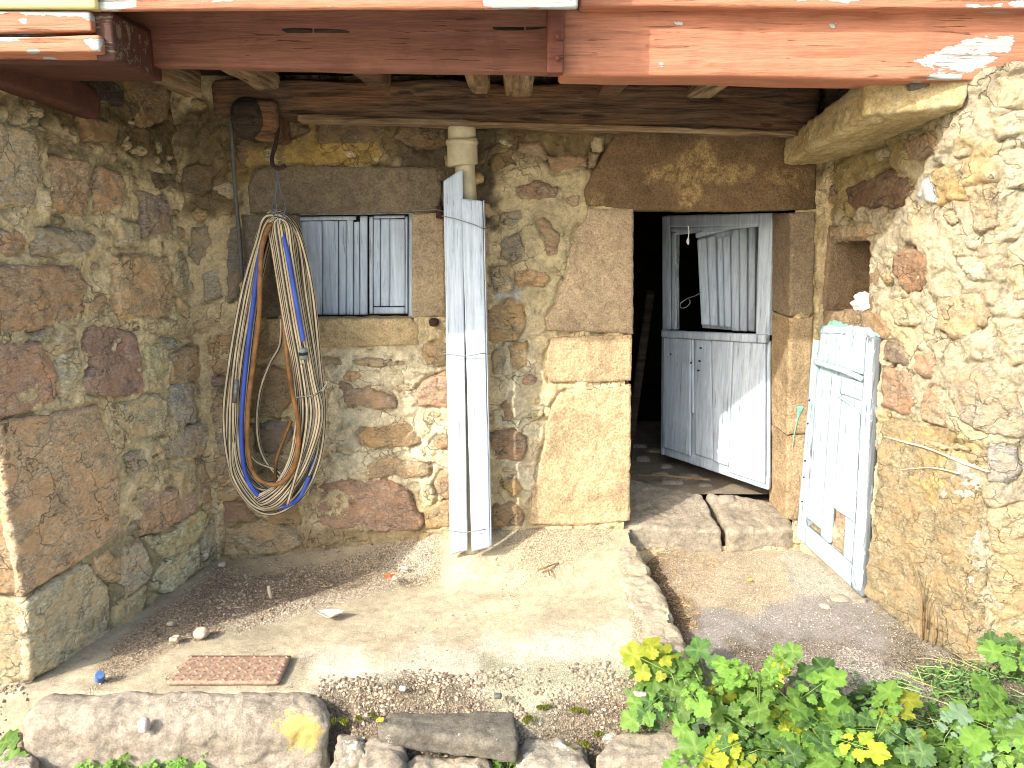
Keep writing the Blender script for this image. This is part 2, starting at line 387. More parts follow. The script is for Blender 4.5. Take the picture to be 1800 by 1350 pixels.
def m_ground(name, bumpd=0.006, speck=0.5, sc=1.0):
    b = NB(name); p = b.pos(); base = b.attr('tint').outputs['Color']
    n1 = b.noise(p, 2.6, 5, 0.65, 0.7); n2 = b.noise(p, 14, 6, 0.72, 0.3); n3 = b.noise(p, 120, 4, 0.75)
    c = b.mix(1.0, base, b.ramp(n1, [(0.3, 0.74), (0.5, 1.0), (0.7, 1.18)]), 'MULTIPLY')
    c = b.mix(1.0, c, b.ramp(n2, [(0.3, 0.74), (0.5, 1.0), (0.7, 1.16)]), 'MULTIPLY')
    c = b.mix(1.0, c, b.ramp(n3, [(0.28, 0.62), (0.5, 1.0), (0.72, 1.2)]), 'MULTIPLY')
    wv = b.n('ShaderNodeTexNoise'); wv.inputs['Scale'].default_value = 6; wv.inputs['Detail'].default_value = 5; b.l(p, wv.inputs['Vector'])
    dv = b.n('ShaderNodeVectorMath', operation='MULTIPLY_ADD'); b.l(wv.outputs['Color'], dv.inputs[0]); dv.inputs[1].default_value = (.3, .3, .3); b.l(p, dv.inputs[2])
    ck = b.math('MULTIPLY', b.ramp(b.vor(dv.outputs[0], 2.6), [(0.0, 1.0), (0.007, 0.0)]), b.ramp(b.noise(p, 2.1, 3, .5), [(0.5, 0.0), (0.58, 0.8)]))
    c = b.mix(ck, c, (0.10, 0.075, 0.05))
    dd = b.noise(p, 7, 7, .78, .5); c = b.mix(b.ramp(dd, [(0.54, 0.0), (0.70, 0.5)]), c, (0.24, 0.19, 0.13))
    g = b.attr('grit').outputs['Fac']
    v = b.n('ShaderNodeTexVoronoi', feature='F1'); v.inputs['Scale'].default_value = 150 * sc; b.l(p, v.inputs['Vector'])
    vc = b.n('ShaderNodeRGBToBW'); b.l(v.outputs['Color'], vc.inputs[0])
    gc = b.mix(1.0, base, b.ramp(vc.outputs[0], [(0.15, 0.4), (0.5, 1.0), (0.85, 1.9)]), 'MULTIPLY')
    c = b.mix(b.math('MULTIPLY', g, 0.85), c, gc)
    sp = b.noise(p, 330, 2, 0.5); c = b.mix(b.ramp(sp, [(0.27, speck), (0.34, 0.0)]), c, (0.05, 0.04, 0.03))
    nm = b.bump(b.noise(p, 45, 7, 0.75), bumpd, 0.8)
    hh = b.math('MULTIPLY', v.outputs['Distance'], g)
    nm = b.bump(hh, 0.008, 0.8, nm)
    nm = b.bump(b.noise(p, 220, 3, 0.7), 0.0025, 0.8, nm)
    return b.done(c, 0.95, nm)
M['ground'] = m_ground('concrete_and_soil')

def m_rock(name, pal, lich=None, lichcol=(0.62, 0.62, 0.56), bumpd=0.02):
    b = NB(name); p = b.pos()
    n1 = b.noise(p, 5, 6, 0.7, 0.8); n2 = b.noise(p, 22, 6, 0.75, 0.3); n3 = b.noise(p, 110, 4, 0.7)
    c = b.ramp(n1, [(0.3, pal[0]), (0.5, pal[1]), (0.68, pal[2])])
    c = b.mix(1.0, c, b.ramp(n2, [(0.3, 0.6), (0.5, 1.0), (0.7, 1.3)]), 'MULTIPLY')
    c = b.mix(1.0, c, b.ramp(n3, [(0.3, 0.68), (0.5, 1.0), (0.7, 1.2)]), 'MULTIPLY')
    if lich:
        l = b.noise(p, 13, 7, 0.75, 0.3)
        c = b.mix(b.ramp(l, [(lich, 0.0), (lich + 0.03, 1.0)]), c, lichcol)
    a = b.attr('stain').outputs['Fac']; ll = b.noise(p, 30, 6, 0.75)
    c = b.mix(b.ramp(b.math('ADD', b.math('MULTIPLY', a, 0.45), b.math('MULTIPLY', ll, 1.0)), [(0.72, 0.0), (0.82, 0.9)]), c, (0.50, 0.37, 0.11))
    nm = b.bump(b.noise(p, 24, 8, 0.74, 0.3), bumpd, 0.9); nm = b.bump(b.noise(p, 150, 4, 0.7), 0.004, 0.9, nm)
    return b.done(c, 0.93, nm)
M['bench'] = m_rock('grey_brown_block_stone', ((0.22, 0.18, 0.14), (0.31, 0.265, 0.205), (0.36, 0.315, 0.25)), bumpd=0.012)
M['darkslab'] = m_rock('dark_lichened_slab', ((0.085, 0.075, 0.06), (0.14, 0.125, 0.10), (0.19, 0.17, 0.13)), 0.64, bumpd=0.012)
M['lichrock'] = m_rock('white_lichened_rock', ((0.20, 0.17, 0.13), (0.30, 0.26, 0.2), (0.40, 0.36, 0.28)), 0.58, bumpd=0.02)
M['paleslab'] = m_rock('pale_step_stone', ((0.22, 0.185, 0.14), (0.31, 0.265, 0.20), (0.37, 0.315, 0.235)), bumpd=0.012)
M['kerbrock'] = m_rock('cream_worn_stone', ((0.31, 0.255, 0.185), (0.40, 0.34, 0.25), (0.46, 0.39, 0.29)), bumpd=0.012)
M['corbel'] = m_rock('ochre_slab_stone', ((0.30, 0.22, 0.10), (0.44, 0.34, 0.17), (0.50, 0.42, 0.26)), bumpd=0.015)

def m_simple(name, col, rough=0.6, metal=0.0, nsc=60, var=0.25, bumpd=0.001):
    b = NB(name); p = b.pos(); n = b.noise(p, nsc, 4, 0.65)
    c = b.mix(1.0, col, b.ramp(n, [(0.3, 1 - var), (0.7, 1 + var)]), 'MULTIPLY')
    b.b.inputs['Metallic'].default_value = metal
    return b.done(c, rough, b.bump(n, bumpd, 0.6))
M['pvc'] = m_simple('cream_pvc', (0.46, 0.40, 0.27), 0.45, 0, 9, 0.25)
M['conduit'] = m_simple('grey_conduit', (0.10, 0.10, 0.09), 0.6)
M['iron'] = m_simple('rusty_iron', (0.05, 0.03, 0.022), 0.8, 0.2, 80, 0.5)
M['wire'] = m_simple('galvanised_wire', (0.22, 0.22, 0.21), 0.5, 0.6)
M['palewire'] = m_simple('frayed_pale_cord', (0.42, 0.38, 0.30), 0.8)
M['rustplate'] = m_simple('rusty_checker_plate', (0.30, 0.20, 0.14), 0.75, 0.15, 45, 0.5, 0.003)
M['bluecap'] = m_simple('blue_plastic', (0.08, 0.16, 0.36), 0.4)
M['shell'] = m_simple('oyster_shell', (0.52, 0.47, 0.40), 0.6, 0, 40, 0.4, 0.003)
M['snail'] = m_simple('chalky_snail_shell', (0.48, 0.42, 0.38), 0.6, 0, 30, 0.4, 0.003)
M['cloth'] = m_simple('white_cloth', (0.72, 0.70, 0.66), 0.9, 0, 30, 0.12)
M['fitting'] = m_simple('grey_green_plastic', (0.18, 0.24, 0.22), 0.5)
M['rubber'] = m_simple('black_rubber', (0.02, 0.02, 0.02), 0.6)
M['bluehose'] = m_simple('blue_hose', (0.055, 0.10, 0.42), 0.38, 0, 8, 0.25)
M['brownhose'] = m_simple('brown_hose', (0.24, 0.115, 0.04), 0.45, 0, 14, 0.5, 0.002)
M['orangeplastic'] = m_simple('orange_plastic', (0.55, 0.13, 0.05), 0.5)
M['string'] = m_simple('faded_blue_string', (0.10, 0.15, 0.24), 0.8)
M['litterblue'] = m_simple('pale_blue_plastic', (0.40, 0.52, 0.68), 0.4)
M['twig'] = m_simple('dry_twig', (0.20, 0.135, 0.07), 0.85, 0, 60, 0.4)
M['straw'] = m_simple('dry_straw', (0.36, 0.25, 0.12), 0.9, 0, 20, 0.4)
M['stem'] = m_simple('green_stem', (0.20, 0.27, 0.07), 0.6)
M['mint'] = m_simple('mint_paint', (0.17, 0.38, 0.30), 0.6, 0, 30, 0.3)
M['scratch'] = m_simple('pale_scratched_stone', (0.60, 0.50, 0.33), 0.95, 0, 60, 0.3)
M['limewash'] = m_simple('white_limewash', (0.68, 0.66, 0.58), 0.9, 0, 40, 0.15)
M['chalk'] = m_simple('white_rubble', (0.42, 0.36, 0.27), 0.95, 0, 40, 0.25, 0.004)
M['room'] = m_simple('near_black_plaster', (0.05, 0.043, 0.036), 0.95, 0, 6, 0.3, 0.003)  # the room's darkness is put into this near-black colour
M['ceilwood'] = M['darkwood']
M['moss'] = m_simple('moss', (0.09, 0.10, 0.02), 0.95, 0, 120, 0.6, 0.006)
M['petal'] = m_simple('yellow_leaf', (0.70, 0.55, 0.05), 0.6)

def m_hose():
    b = NB('striped_beige_hose'); uv = b.n('ShaderNodeTexCoord').outputs['UV']; sx = b.n('ShaderNodeSeparateXYZ'); b.l(uv, sx.inputs[0])
    fr = b.math('FRACT', b.math('MULTIPLY', sx.outputs[0], 4.0))
    st = b.ramp(b.math('ABSOLUTE', b.math('SUBTRACT', fr, 0.5)), [(0.15, 1.0), (0.19, 0.0)])
    n = b.noise(b.pos(), 12, 4, 0.6)
    c = b.mix(1.0, (0.54, 0.45, 0.30), b.ramp(n, [(0.3, 0.7), (0.7, 1.15)]), 'MULTIPLY')
    return b.done(b.mix(st, c, (0.025, 0.02, 0.02)), 0.45)
M['hose'] = m_hose()

def m_leaf(name, a, b_, yellow=0.0):
    b = NB(name); tc = b.n('ShaderNodeTexCoord'); oi = b.n('ShaderNodeObjectInfo')
    n = b.noise(b.pos(rnd=True), 22, 4, 0.6, 0.5)
    c = b.mix(b.ramp(n, [(0.35, 0), (0.65, 1)]), a, b_)
    r = b.ramp(oi.outputs['Random'], [(0.0, 0.55), (1.0, 1.3)]); c = b.mix(1.0, c, r, 'MULTIPLY')
    e = b.attr('edge').outputs['Fac']
    if yellow: c = b.mix(b.ramp(b.math('ADD', e, b.math('MULTIPLY', n, 0.6)), [(1.0, 0), (1.15, 1)]), c, (0.30, 0.12, 0.03))
    v = b.ramp(b.attr('vein').outputs['Fac'], [(0.0, 1.0), (0.35, 0.0)])
    c = b.mix(b.math('MULTIPLY', v, 0.35), c, (0.30, 0.38, 0.12))
    b.b.inputs['Roughness'].default_value = 0.5
    nm = b.bump(b.attr('vein').outputs['Fac'], 0.004, 0.5); nm = b.bump(n, 0.004, 0.4, nm)
    b.done(c, 0.5, nm)
    tr = b.n('ShaderNodeBsdfTranslucent'); b.l(b.mix(1.0, c, (1.5, 1.7, 0.6), 'MULTIPLY'), tr.inputs[0]); b.l(nm, tr.inputs['Normal'])
    ms = b.n('ShaderNodeMixShader'); ms.inputs[0].default_value = 0.35
    b.l(b.b.outputs[0], ms.inputs[1]); b.l(tr.outputs[0], ms.inputs[2]); b.l(ms.outputs[0], b.out.inputs[0])
    return b.m
M['leaf0'] = m_leaf('green_leaf', (0.095, 0.20, 0.032), (0.155, 0.27, 0.045))
M['leaf1'] = m_leaf('dark_green_leaf', (0.05, 0.12, 0.03), (0.085, 0.165, 0.045))
M['leaf2'] = m_leaf('yellowing_leaf', (0.38, 0.35, 0.035), (0.21, 0.29, 0.03), 1)
M['leaf3'] = m_leaf('pale_leaf_underside', (0.19, 0.29, 0.17), (0.24, 0.34, 0.21))
M['parsley'] = m_leaf('bright_parsley_leaf', (0.11, 0.25, 0.035), (0.16, 0.32, 0.05))


# ------------------------------------------------------------------ wall surfaces
class Surf:
    def __init__(s, knots, flip=1):      # knots: (x0, y0, x1, y1): plan at z=0 and at z=2.4
        s.k = np.array(knots, float); d = np.linalg.norm(np.diff(s.k[:, :2], axis=0), axis=1)
        s.s = np.concatenate([[0], np.cumsum(d)]); s.L = s.s[-1]; s.flip = flip
    def P(s, a, t):
        a = np.asarray(a, float); t = np.asarray(t, float)
        q = np.stack([np.interp(a, s.s, s.k[:, i]) for i in range(4)], -1)
        # linear extrapolation before the first / after the last knot
        for m, i, j in ((a < 0, 0, 1), (a > s.L, -1, -2)):
            if np.any(m):
                dirv = (s.k[i] - s.k[j]) / (s.s[i] - s.s[j]); q = np.where(m[..., None], s.k[i] + dirv * (a - s.s[i])[..., None], q)
        f = t / 2.4
        return np.stack([q[..., 0] * (1 - f) + q[..., 2] * f, q[..., 1] * (1 - f) + q[..., 3] * f, t], -1)
    def N(s, a, t, e=0.012):
        a = np.asarray(a, float); t = np.asarray(t, float)
        n = np.cross(s.P(a + e, t) - s.P(a - e, t), s.P(a, t + e) - s.P(a, t - e)) * s.flip
        return n / np.linalg.norm(n, axis=-1)[..., None]
    def proj(s, a, t):
        p = s.P(a, t) - CAM; c = p[..., 1] * CP - p[..., 2] * SP; v = p[..., 1] * SP + p[..., 2] * CP
        return np.stack([900 + FPX * p[..., 0] / c, 675 - FPX * v / c], -1)
    def inv(s, poly, g=(0.5, 1.2)):
        out = []
        for px, py in poly:
            x = np.array(g, float)
            for it in range(25):
                f = s.proj(x[0], x[1]) - (px, py); e = 1e-3
                J = np.stack([(s.proj(x[0] + e, x[1]) - s.proj(x[0], x[1])) / e, (s.proj(x[0], x[1] + e) - s.proj(x[0], x[1])) / e], -1)
                try: dx = np.linalg.solve(J, f)
                except np.linalg.LinAlgError: break
                x = x - np.clip(dx, -0.3, 0.3)
                if abs(f).max() < 0.05: break
            out.append(tuple(x))
        return out

BW = Surf([(-2.3, 4.3, -2.3, 4.3), (2.3, 4.3, 2.3, 4.3)], 1)          # s = x + 2.3
LW = Surf([(-1.775, 4.32, -1.80, 4.32), (-2.115, 3.075, -2.115, 3.075)], -1)
LF = Surf([(-2.098, 3.068, -2.098, 3.068), (-3.3, 3.02, -3.3, 3.02)], -1)
RW = Surf([(1.715, 4.32, 1.735, 4.32), (1.90, 3.84, 1.775, 3.84), (2.06, 3.38, 1.80, 3.38), (2.105, 3.24, 1.83, 3.24), (2.15, 3.16, 1.88, 3.15), (2.24, 3.11, 1.97, 3.09), (2.42, 3.085, 2.15, 3.05), (3.4, 3.02, 3.2, 2.98)], 1)

COLR = dict(pink=(.50, .355, .25), purple=(.37, .265, .21), ochre=(.52, .38, .215), tan=(.54, .43, .275), grey=(.44, .38, .28), dark=(.19, .145, .09),
            brown=(.41, .30, .195), cream=(.60, .51, .34), sand=(.56, .44, .27), slate=(.35, .305, .235), pale=(.60, .53, .38), umber=(.24, .17, .095))
def jit(c, a=0.08): k = 1 + random.uniform(-a, a); return tuple(max(0.01, x * k * (1 + random.uniform(-a, a) * 0.4)) for x in c)

def stone_at(wall, poly, color, H=0.016, res=0.009, parent=None, name='stone', w=0.028, warp=0.012, rough=1.0, mat=None, seed=None, base=None):
    """irregular stone set in a mortar sheet; poly in (s,t)"""
    if seed is None: seed = random.randint(0, 200)
    q = np.array(poly); s0, t0 = q.min(0) - 0.03; s1, t1 = q.max(0) + 0.03
    nx = max(5, int((s1 - s0) / res) + 1); ny = max(5, int((t1 - t0) / res) + 1)
    S, T = np.meshgrid(np.linspace(s0, s1, nx), np.linspace(t0, t1, ny)); S = S.ravel(); T = T.ravel()
    P = wall.P(S, T)
    sd = polysd(S + warp * fbm(P, 9, 3, seed), T + warp * fbm(P, 9, 3, seed + 5), poly) + 0.004 * perlin(P, 45, seed) + 0.010 * fbm(P, 20, 3, seed + 7)
    N = wall.N(S, T)
    f = 1 - (1 - np.clip((sd + 0.008) / w, 0, 1)) ** 3
    tilt = 0.010 * ((S - q[:, 0].mean()) * math.sin(seed) + (T - q[:, 1].mean()) * math.cos(seed * 1.7)) / 0.15
    h = -0.030 + (H + 0.030) * f + rough * f * (0.008 * fbm(P, 6, 3, seed + 2) + 0.006 * fbm(P, 24, 3, seed + 3) + 0.005 * sm(perlin(P, 15, seed + 8), 0.05, 0.15) - 0.006 * sm(ridge(P, 10, 2, seed + 4), .84, .95)) + tilt * f
    Vv = P + N * h[:, None]
    F = gridfaces(nx, ny, sd > -0.014)
    if wall.flip > 0: pass
    else: F = F[:, ::-1]
    if not len(F): return None
    Vv, F = compact(Vv, F)
    return mk(name, Vv, F, mat or M['stone'], parent, color=color)

def dressed_at(wall, poly, color, H=0.012, depth=0.06, res=0.008, parent=None, name='dressed_stone', r=0.012, rough=1.0, mat=None, warp=0.004):
    """squared block with a crisp outline and returns going back into the wall"""
    seed = random.randint(0, 200)
    q = np.array(poly); s0, t0 = q.min(0) - 0.03; s1, t1 = q.max(0) + 0.03
    nx = int((s1 - s0) / res) + 1; ny = int((t1 - t0) / res) + 1
    S, T = np.meshgrid(np.linspace(s0, s1, nx), np.linspace(t0, t1, ny)); S = S.ravel(); T = T.ravel()
    def sdf(S, T):
        P = wall.P(S, T); return polysd(S + warp * fbm(P, 14, 3, seed), T + warp * fbm(P, 14, 3, seed + 5), poly)
    sd = sdf(S, T)
    for it in range(2):
        e = 1e-3; gx = (sdf(S + e, T) - sd) / e; gy = (sdf(S, T + e) - sd) / e; gl = np.sqrt(gx * gx + gy * gy) + 1e-6
        m = (sd > -res * 1.1) & (sd < res * 0.35)
        S = np.where(m, S - gx / gl * sd, S); T = np.where(m, T - gy / gl * sd, T); sd = np.where(m, 0.0, sd) if it else np.where(m, sdf(S, T), sd)
    P = wall.P(S, T); N = wall.N(S, T)
    k = np.clip(sd / r, 0, 1); f = 1 - (1 - k) ** 2
    h = H - 0.010 * (1 - f) + rough * (0.006 * fbm(P, 4, 3, seed) + 0.0035 * fbm(P, 22, 3, seed + 3))
    F = gridfaces(nx, ny, sd > -1e-4)
    if wall.flip < 0: F = F[:, ::-1]
    Vf, F2, Pn, Pp, hh = compact(P + N * h[:, None], F, N, P, h)
    # boundary edges -> skirt
    E = np.concatenate([F2[:, [0, 1]], F2[:, [1, 2]], F2[:, [2, 3]], F2[:, [3, 0]]]); key = {}
    for a, b in E.tolist():
        if (b, a) in key: del key[(b, a)]
        else: key[(a, b)] = 1
    bv = sorted({v for e in key for v in e}); nb = len(bv); idx = {v: i for i, v in enumerate(bv)}
    rings = max(1, int(depth / 0.02)); VV = [Vf]; B = np.array(bv)
    for rr in range(1, rings + 1):
        d = depth * rr / rings; pp = Pp[B] - Pn[B] * (d - H)
        VV.append(pp + 0.004 * rough * np.stack([perlin(pp, 18, seed + i) for i in range(3)], 1) * (1 if rr < rings else 0))
    n0 = len(Vf); FF = F2.tolist()
    for a, b in key:
        for rr in range(rings):
            lo = lambda v: v if rr == 0 else n0 + (rr - 1) * nb + idx[v]
            hi = lambda v: n0 + rr * nb + idx[v]
            FF.append([lo(b), lo(a), hi(a), hi(b)])
    return mk(name, np.vstack(VV), np.array(FF), mat or M['dressed'], parent, color=color)

def sheet(wall, s0, s1, t0, t1, res, parent, stones, patches, base, holes=(), seed=0, name='mortar', open_=0.5, amp=1.0, mat=None):
    nx = int((s1 - s0) / res) + 1; ny = int((t1 - t0) / res) + 1
    S, T = np.meshgrid(np.linspace(s0, s1, nx), np.linspace(t0, t1, ny)); S = S.ravel(); T = T.ravel()
    P = wall.P(S, T); N = wall.N(S, T)
    big = fbm(P, 2.2, 3, seed); mid = fbm(P, 8, 4, seed + 3); fine = fbm(P, 38, 3, seed + 6)
    rg = ridge(P + 0.03 * np.stack([perlin(P, 6, 40), perlin(P, 6, 41), perlin(P, 6, 42)], 1), 5.5, 3, seed + 9)
    h = amp * (0.010 * big + 0.009 * mid + 0.0035 * fine)
    h = h - 0.016 * sm(rg, 0.80, 0.93) * sm(perlin(P, 3, seed + 20), -0.2, 0.25)
    terr = sm(mid, 0.02, 0.06); h = h + 0.006 * terr; lay = mid * 5.0 + fine; h = h + 0.0045 * amp * (np.floor(lay) + sm(lay - np.floor(lay), .75, 1.0) - lay * .6)         # trowelled layers that end in a small step
    op = sm(perlin(P, 7, seed + 30), 0.28 - 0.75 * open_, 0.5 - 0.75 * open_)
    C = np.tile(np.array(base), (len(S), 1))
    for poly, col, soft in patches:
        q = np.array(poly); m = (S > q[:, 0].min() - soft * 2) & (S < q[:, 0].max() + soft * 2) & (T > q[:, 1].min() - soft * 2) & (T < q[:, 1].max() + soft * 2)
        if not m.any(): continue
        sd = polysd(S[m], T[m], poly) + soft * 1.2 * fbm(P[m], 10, 4, seed + 50)
        f = sm(sd, -soft, soft)[:, None]; C[m] = C[m] * (1 - f) + np.array(col) * f
    for st in stones:
        poly = st[0]; jd = st[1]
        q = np.array(poly); m = (S > q[:, 0].min() - 0.06) & (S < q[:, 0].max() + 0.06) & (T > q[:, 1].min() - 0.06) & (T < q[:, 1].max() + 0.06)
        if not m.any(): continue
        sd = polysd(S[m], T[m], poly)
        g = np.exp(-((sd + 0.006) / 0.011) ** 2) * jd * op[m]
        h[m] = h[m] - g - 0.014 * sm(sd, 0.0, 0.015)
    keep = np.ones(len(S), bool)
    for hp in holes:
        keep &= polysd(S, T, hp) < 0
    F = gridfaces(nx, ny, keep)
    if wall.flip < 0: F = F[:, ::-1]
    Vv, F, C = compact(P + N * h[:, None], F, C)
    return mk(name, Vv, F, mat or M['mortar'], parent, attrs={'tint': C})

def fill(wall, n, s0, s1, t0, t1, taken, cols, rmin=0.03, rmax=0.075, gap=0.012, keepout=()):
    out = []; tries = 0
    C = []
    while len(out) < n and tries < n * 60:
        tries += 1
        cs, ct = random.uniform(s0, s1), random.uniform(t0, t1); rx = random.uniform(rmin, rmax) * 1.25; ry = rx * random.uniform(0.45, 0.85)
        if any((cs - a) ** 2 + (ct - b) ** 2 < (r + rx) ** 2 * 0.8 for a, b, r in C): continue
        X = np.array([cs, cs + rx, cs - rx, cs, cs, cs + rx * .7, cs - rx * .7, cs + rx * .7, cs - rx * .7]); Y = np.array([ct, ct, ct, ct + ry, ct - ry, ct + ry * .7, ct - ry * .7, ct - ry * .7, ct + ry * .7])
        if any((polysd(X, Y, p) > -gap).any() for p in taken): continue
        if any((polysd(X, Y, p) > -0.005).any() for p in keepout): continue
        k = random.randint(6, 9); ph = random.uniform(0, 6.28); tilt = random.uniform(-0.25, 0.25)
        poly = []
        for i in range(k):
            a = ph + 6.283 * i / k + random.uniform(-0.25, 0.25); rr = random.uniform(0.8, 1.12)
            x, y = rx * rr * math.cos(a), ry * rr * math.sin(a); poly.append((cs + x * math.cos(tilt) - y * math.sin(tilt), ct + x * math.sin(tilt) + y * math.cos(tilt)))
        C.append((cs, ct, rx)); out.append((poly, jit(random.choice(cols), 0.15)))
    return out

# ------------------------------------------------------------------ back wall
bwall = empty('stone_wall', (0, 4.3, 0), 'rubble and ochre mortar wall that holds the half-open door and the shuttered window', 'wall')
BD = [  # dressed: polygon px, colour, H, depth
    ([(1035, 366), (1113, 366), (1113, 587), (1060, 584), (962, 581), (957, 560), (978, 535), (985, 500), (998, 480), (1002, 440), (1013, 400), (1030, 385)], (.42, .32, .205), .014, .34),
    ([(968, 594), (1040, 590), (1111, 588), (1109, 668), (1040, 672), (966, 671), (957, 640)], (.52, .385, .23), .014, .34),
    ([(985, 690), (1060, 683), (1109, 676), (1107, 914), (1020, 922), (930, 921), (936, 870), (948, 815), (960, 765), (966, 720)], (.51, .38, .225), .018, .34),
    ([(1083, 232), (1380, 232), (1436, 240), (1433, 368), (1300, 372), (1110, 370), (1031, 361), (1026, 335), (1044, 300)], (.17, .11, .058), .012, .34),
    ([(1389, 374), (1434, 372), (1430, 552), (1387, 556)], (.24, .18, .115), .008, .30),
    ([(1387, 559), (1430, 555), (1422, 760), (1383, 764)], (.36, .26, .15), .012, .30),
    ([(1383, 767), (1422, 763), (1413, 916), (1380, 912)], (.37, .265, .155), .012, .30),
    ([(448, 296), (520, 290), (640, 292), (768, 294), (776, 330), (774, 372), (722, 374), (520, 376), (440, 374), (436, 330)], (.19, .15, .10), .012, .15),
    ([(724, 376), (780, 374), (784, 556), (724, 558)], (.40, .31, .20), .010, .15),
    ([(424, 378), (520, 377), (520, 556), (430, 560)], (.20, .165, .12), .010, .15),
    ([(470, 560), (722, 560), (738, 572), (736, 606), (640, 609), (560, 611), (470, 608)], (.50, .38, .21), .012, .15),
]
BS = [
    ([(590, 677), (604, 674), (622, 686), (648, 680), (672, 692), (697, 700), (699, 714), (680, 721), (655, 722), (640, 718), (607, 719), (603, 700)], 'pink'),
    ([(625, 765), (645, 752), (670, 747), (720, 745), (745, 765), (740, 780), (715, 785), (660, 788), (635, 782)], 'ochre'),
    ([(622, 830), (635, 818), (680, 807), (715, 805), (757, 820), (755, 836), (710, 842), (690, 838), (650, 842)], 'tan'),
    ([(533, 880), (545, 855), (600, 843), (640, 850), (690, 845), (720, 860), (728, 895), (744, 920), (735, 932), (660, 935), (600, 930), (540, 928)], 'pink'),
    ([(729, 690), (745, 670), (785, 655), (794, 660), (794, 722), (765, 715), (735, 712)], 'pink'),
    ([(763, 850), (775, 830), (796, 825), (796, 880), (770, 872)], 'pink'),
    ([(612, 635), (650, 629), (690, 635), (716, 632), (714, 642), (690, 646), (640, 646)], 'tan'),
    ([(556, 633), (598, 631), (600, 641), (560, 643)], 'tan'),
    ([(855, 545), (870, 532), (900, 527), (920, 540), (923, 575), (905, 600), (862, 602), (855, 570)], 'ochre'),
    ([(364, 600), (385, 585), (411, 590), (411, 655), (375, 657), (362, 640)], 'ochre'),
    ([(368, 664), (404, 662), (408, 676), (372, 679)], 'purple'),
    ([(370, 684), (404, 682), (404, 750), (377, 757), (370, 720)], 'tan'),
    ([(430, 640), (512, 650), (516, 700), (490, 735), (440, 735), (428, 700)], 'brown'),
    ([(440, 745), (505, 738), (512, 760), (500, 800), (450, 795)], 'slate'),
    ([(420, 570), (470, 575), (500, 600), (470, 632), (425, 630)], 'ochre'),
    ([(568, 690), (579, 690), (576, 735), (568, 760)], 'tan'),
    ([(378, 765), (408, 760), (412, 775), (404, 805), (385, 800)], 'grey'),
    ([(376, 812), (402, 805), (410, 840), (395, 852), (378, 845)], 'tan'),
    ([(382, 862), (420, 852), (440, 870), (400, 880), (385, 878)], 'tan'),
    ([(390, 884), (430, 882), (450, 915), (395, 920)], 'brown'),
    ([(455, 880), (520, 890), (528, 925), (460, 920)], 'ochre'),
    ([(395, 928), (460, 915), (525, 934), (530, 962), (470, 976), (392, 978)], 'sand'),
    ([(745, 892), (794, 882), (796, 925), (747, 932)], 'ochre'),
    ([(905, 476), (925, 470), (960, 478), (966, 490), (955, 504), (930, 498), (908, 506)], 'ochre'),
    ([(862, 615), (885, 607), (893, 630), (886, 660), (864, 662)], 'grey'),
    ([(878, 716), (900, 697), (906, 740), (886, 739)], 'brown'),
    ([(860, 764), (900, 756), (925, 771), (920, 810), (862, 812)], 'brown'),
    ([(880, 850), (905, 836), (920, 860), (902, 878)], 'ochre'),
    ([(862, 892), (900, 880), (918, 895), (922, 927), (866, 928)], 'brown'),
    ([(893, 612), (925, 600), (930, 640), (900, 652)], 'ochre'),
    ([(915, 670), (925, 655), (943, 660), (940, 673), (918, 680)], 'pink'),
    ([(915, 252), (950, 248), (962, 278), (930, 283), (912, 266)], 'brown'),
    ([(962, 274), (1032, 276), (1032, 292), (975, 304)], 'brown'),
    ([(905, 326), (940, 318), (985, 331), (975, 346), (925, 352), (906, 346)], 'brown'),
    ([(945, 386), (960, 385), (985, 415), (981, 450), (960, 450), (955, 420)], 'brown'),
    ([(880, 372), (915, 366), (925, 385), (900, 400), (880, 392)], 'grey'),
    ([(880, 415), (910, 410), (925, 440), (905, 460), (880, 450)], 'grey'),
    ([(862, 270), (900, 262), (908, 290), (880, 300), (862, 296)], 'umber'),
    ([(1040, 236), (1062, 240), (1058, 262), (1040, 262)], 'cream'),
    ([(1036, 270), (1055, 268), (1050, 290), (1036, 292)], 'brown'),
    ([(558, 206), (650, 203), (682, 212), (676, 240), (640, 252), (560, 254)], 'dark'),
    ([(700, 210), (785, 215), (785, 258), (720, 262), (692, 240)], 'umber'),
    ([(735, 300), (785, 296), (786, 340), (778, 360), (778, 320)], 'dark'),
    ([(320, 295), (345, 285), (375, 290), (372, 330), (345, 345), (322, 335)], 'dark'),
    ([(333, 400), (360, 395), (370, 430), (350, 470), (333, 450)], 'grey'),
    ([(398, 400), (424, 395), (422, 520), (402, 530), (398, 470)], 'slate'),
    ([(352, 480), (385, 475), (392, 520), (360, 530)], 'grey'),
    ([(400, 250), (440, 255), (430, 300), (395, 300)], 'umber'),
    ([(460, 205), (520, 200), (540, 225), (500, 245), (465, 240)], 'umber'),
    ([(862, 470), (895, 465), (900, 510), (862, 520)], 'tan'),
    ([(745, 605), (790, 600), (792, 640), (750, 645)], 'tan'),
]
g = (2.3, 1.2)
door_hole = BW.inv([(1104, 368), (1397, 368), (1391, 960), (1098, 960)], g)
win_hole = BW.inv([(512, 372), (727, 372), (727, 563), (512, 563)], g)
bd = [(BW.inv(p, g), c, H, d) for p, c, H, d in BD]
bs = [(BW.inv(p, g), jit(COLR[c])) for p, c in BS]
tk = [x[0] for x in bd] + [x[0] for x in bs] + [door_hole, win_hole]
bs_extra = fill(BW, 60, 0.55, 3.95, 0.05, 2.62, tk, [COLR['cream'], COLR['tan'], COLR['sand'], (.58, .48, .31), (.56, .46, .29), (.48, .37, .23)], 0.025, 0.06)
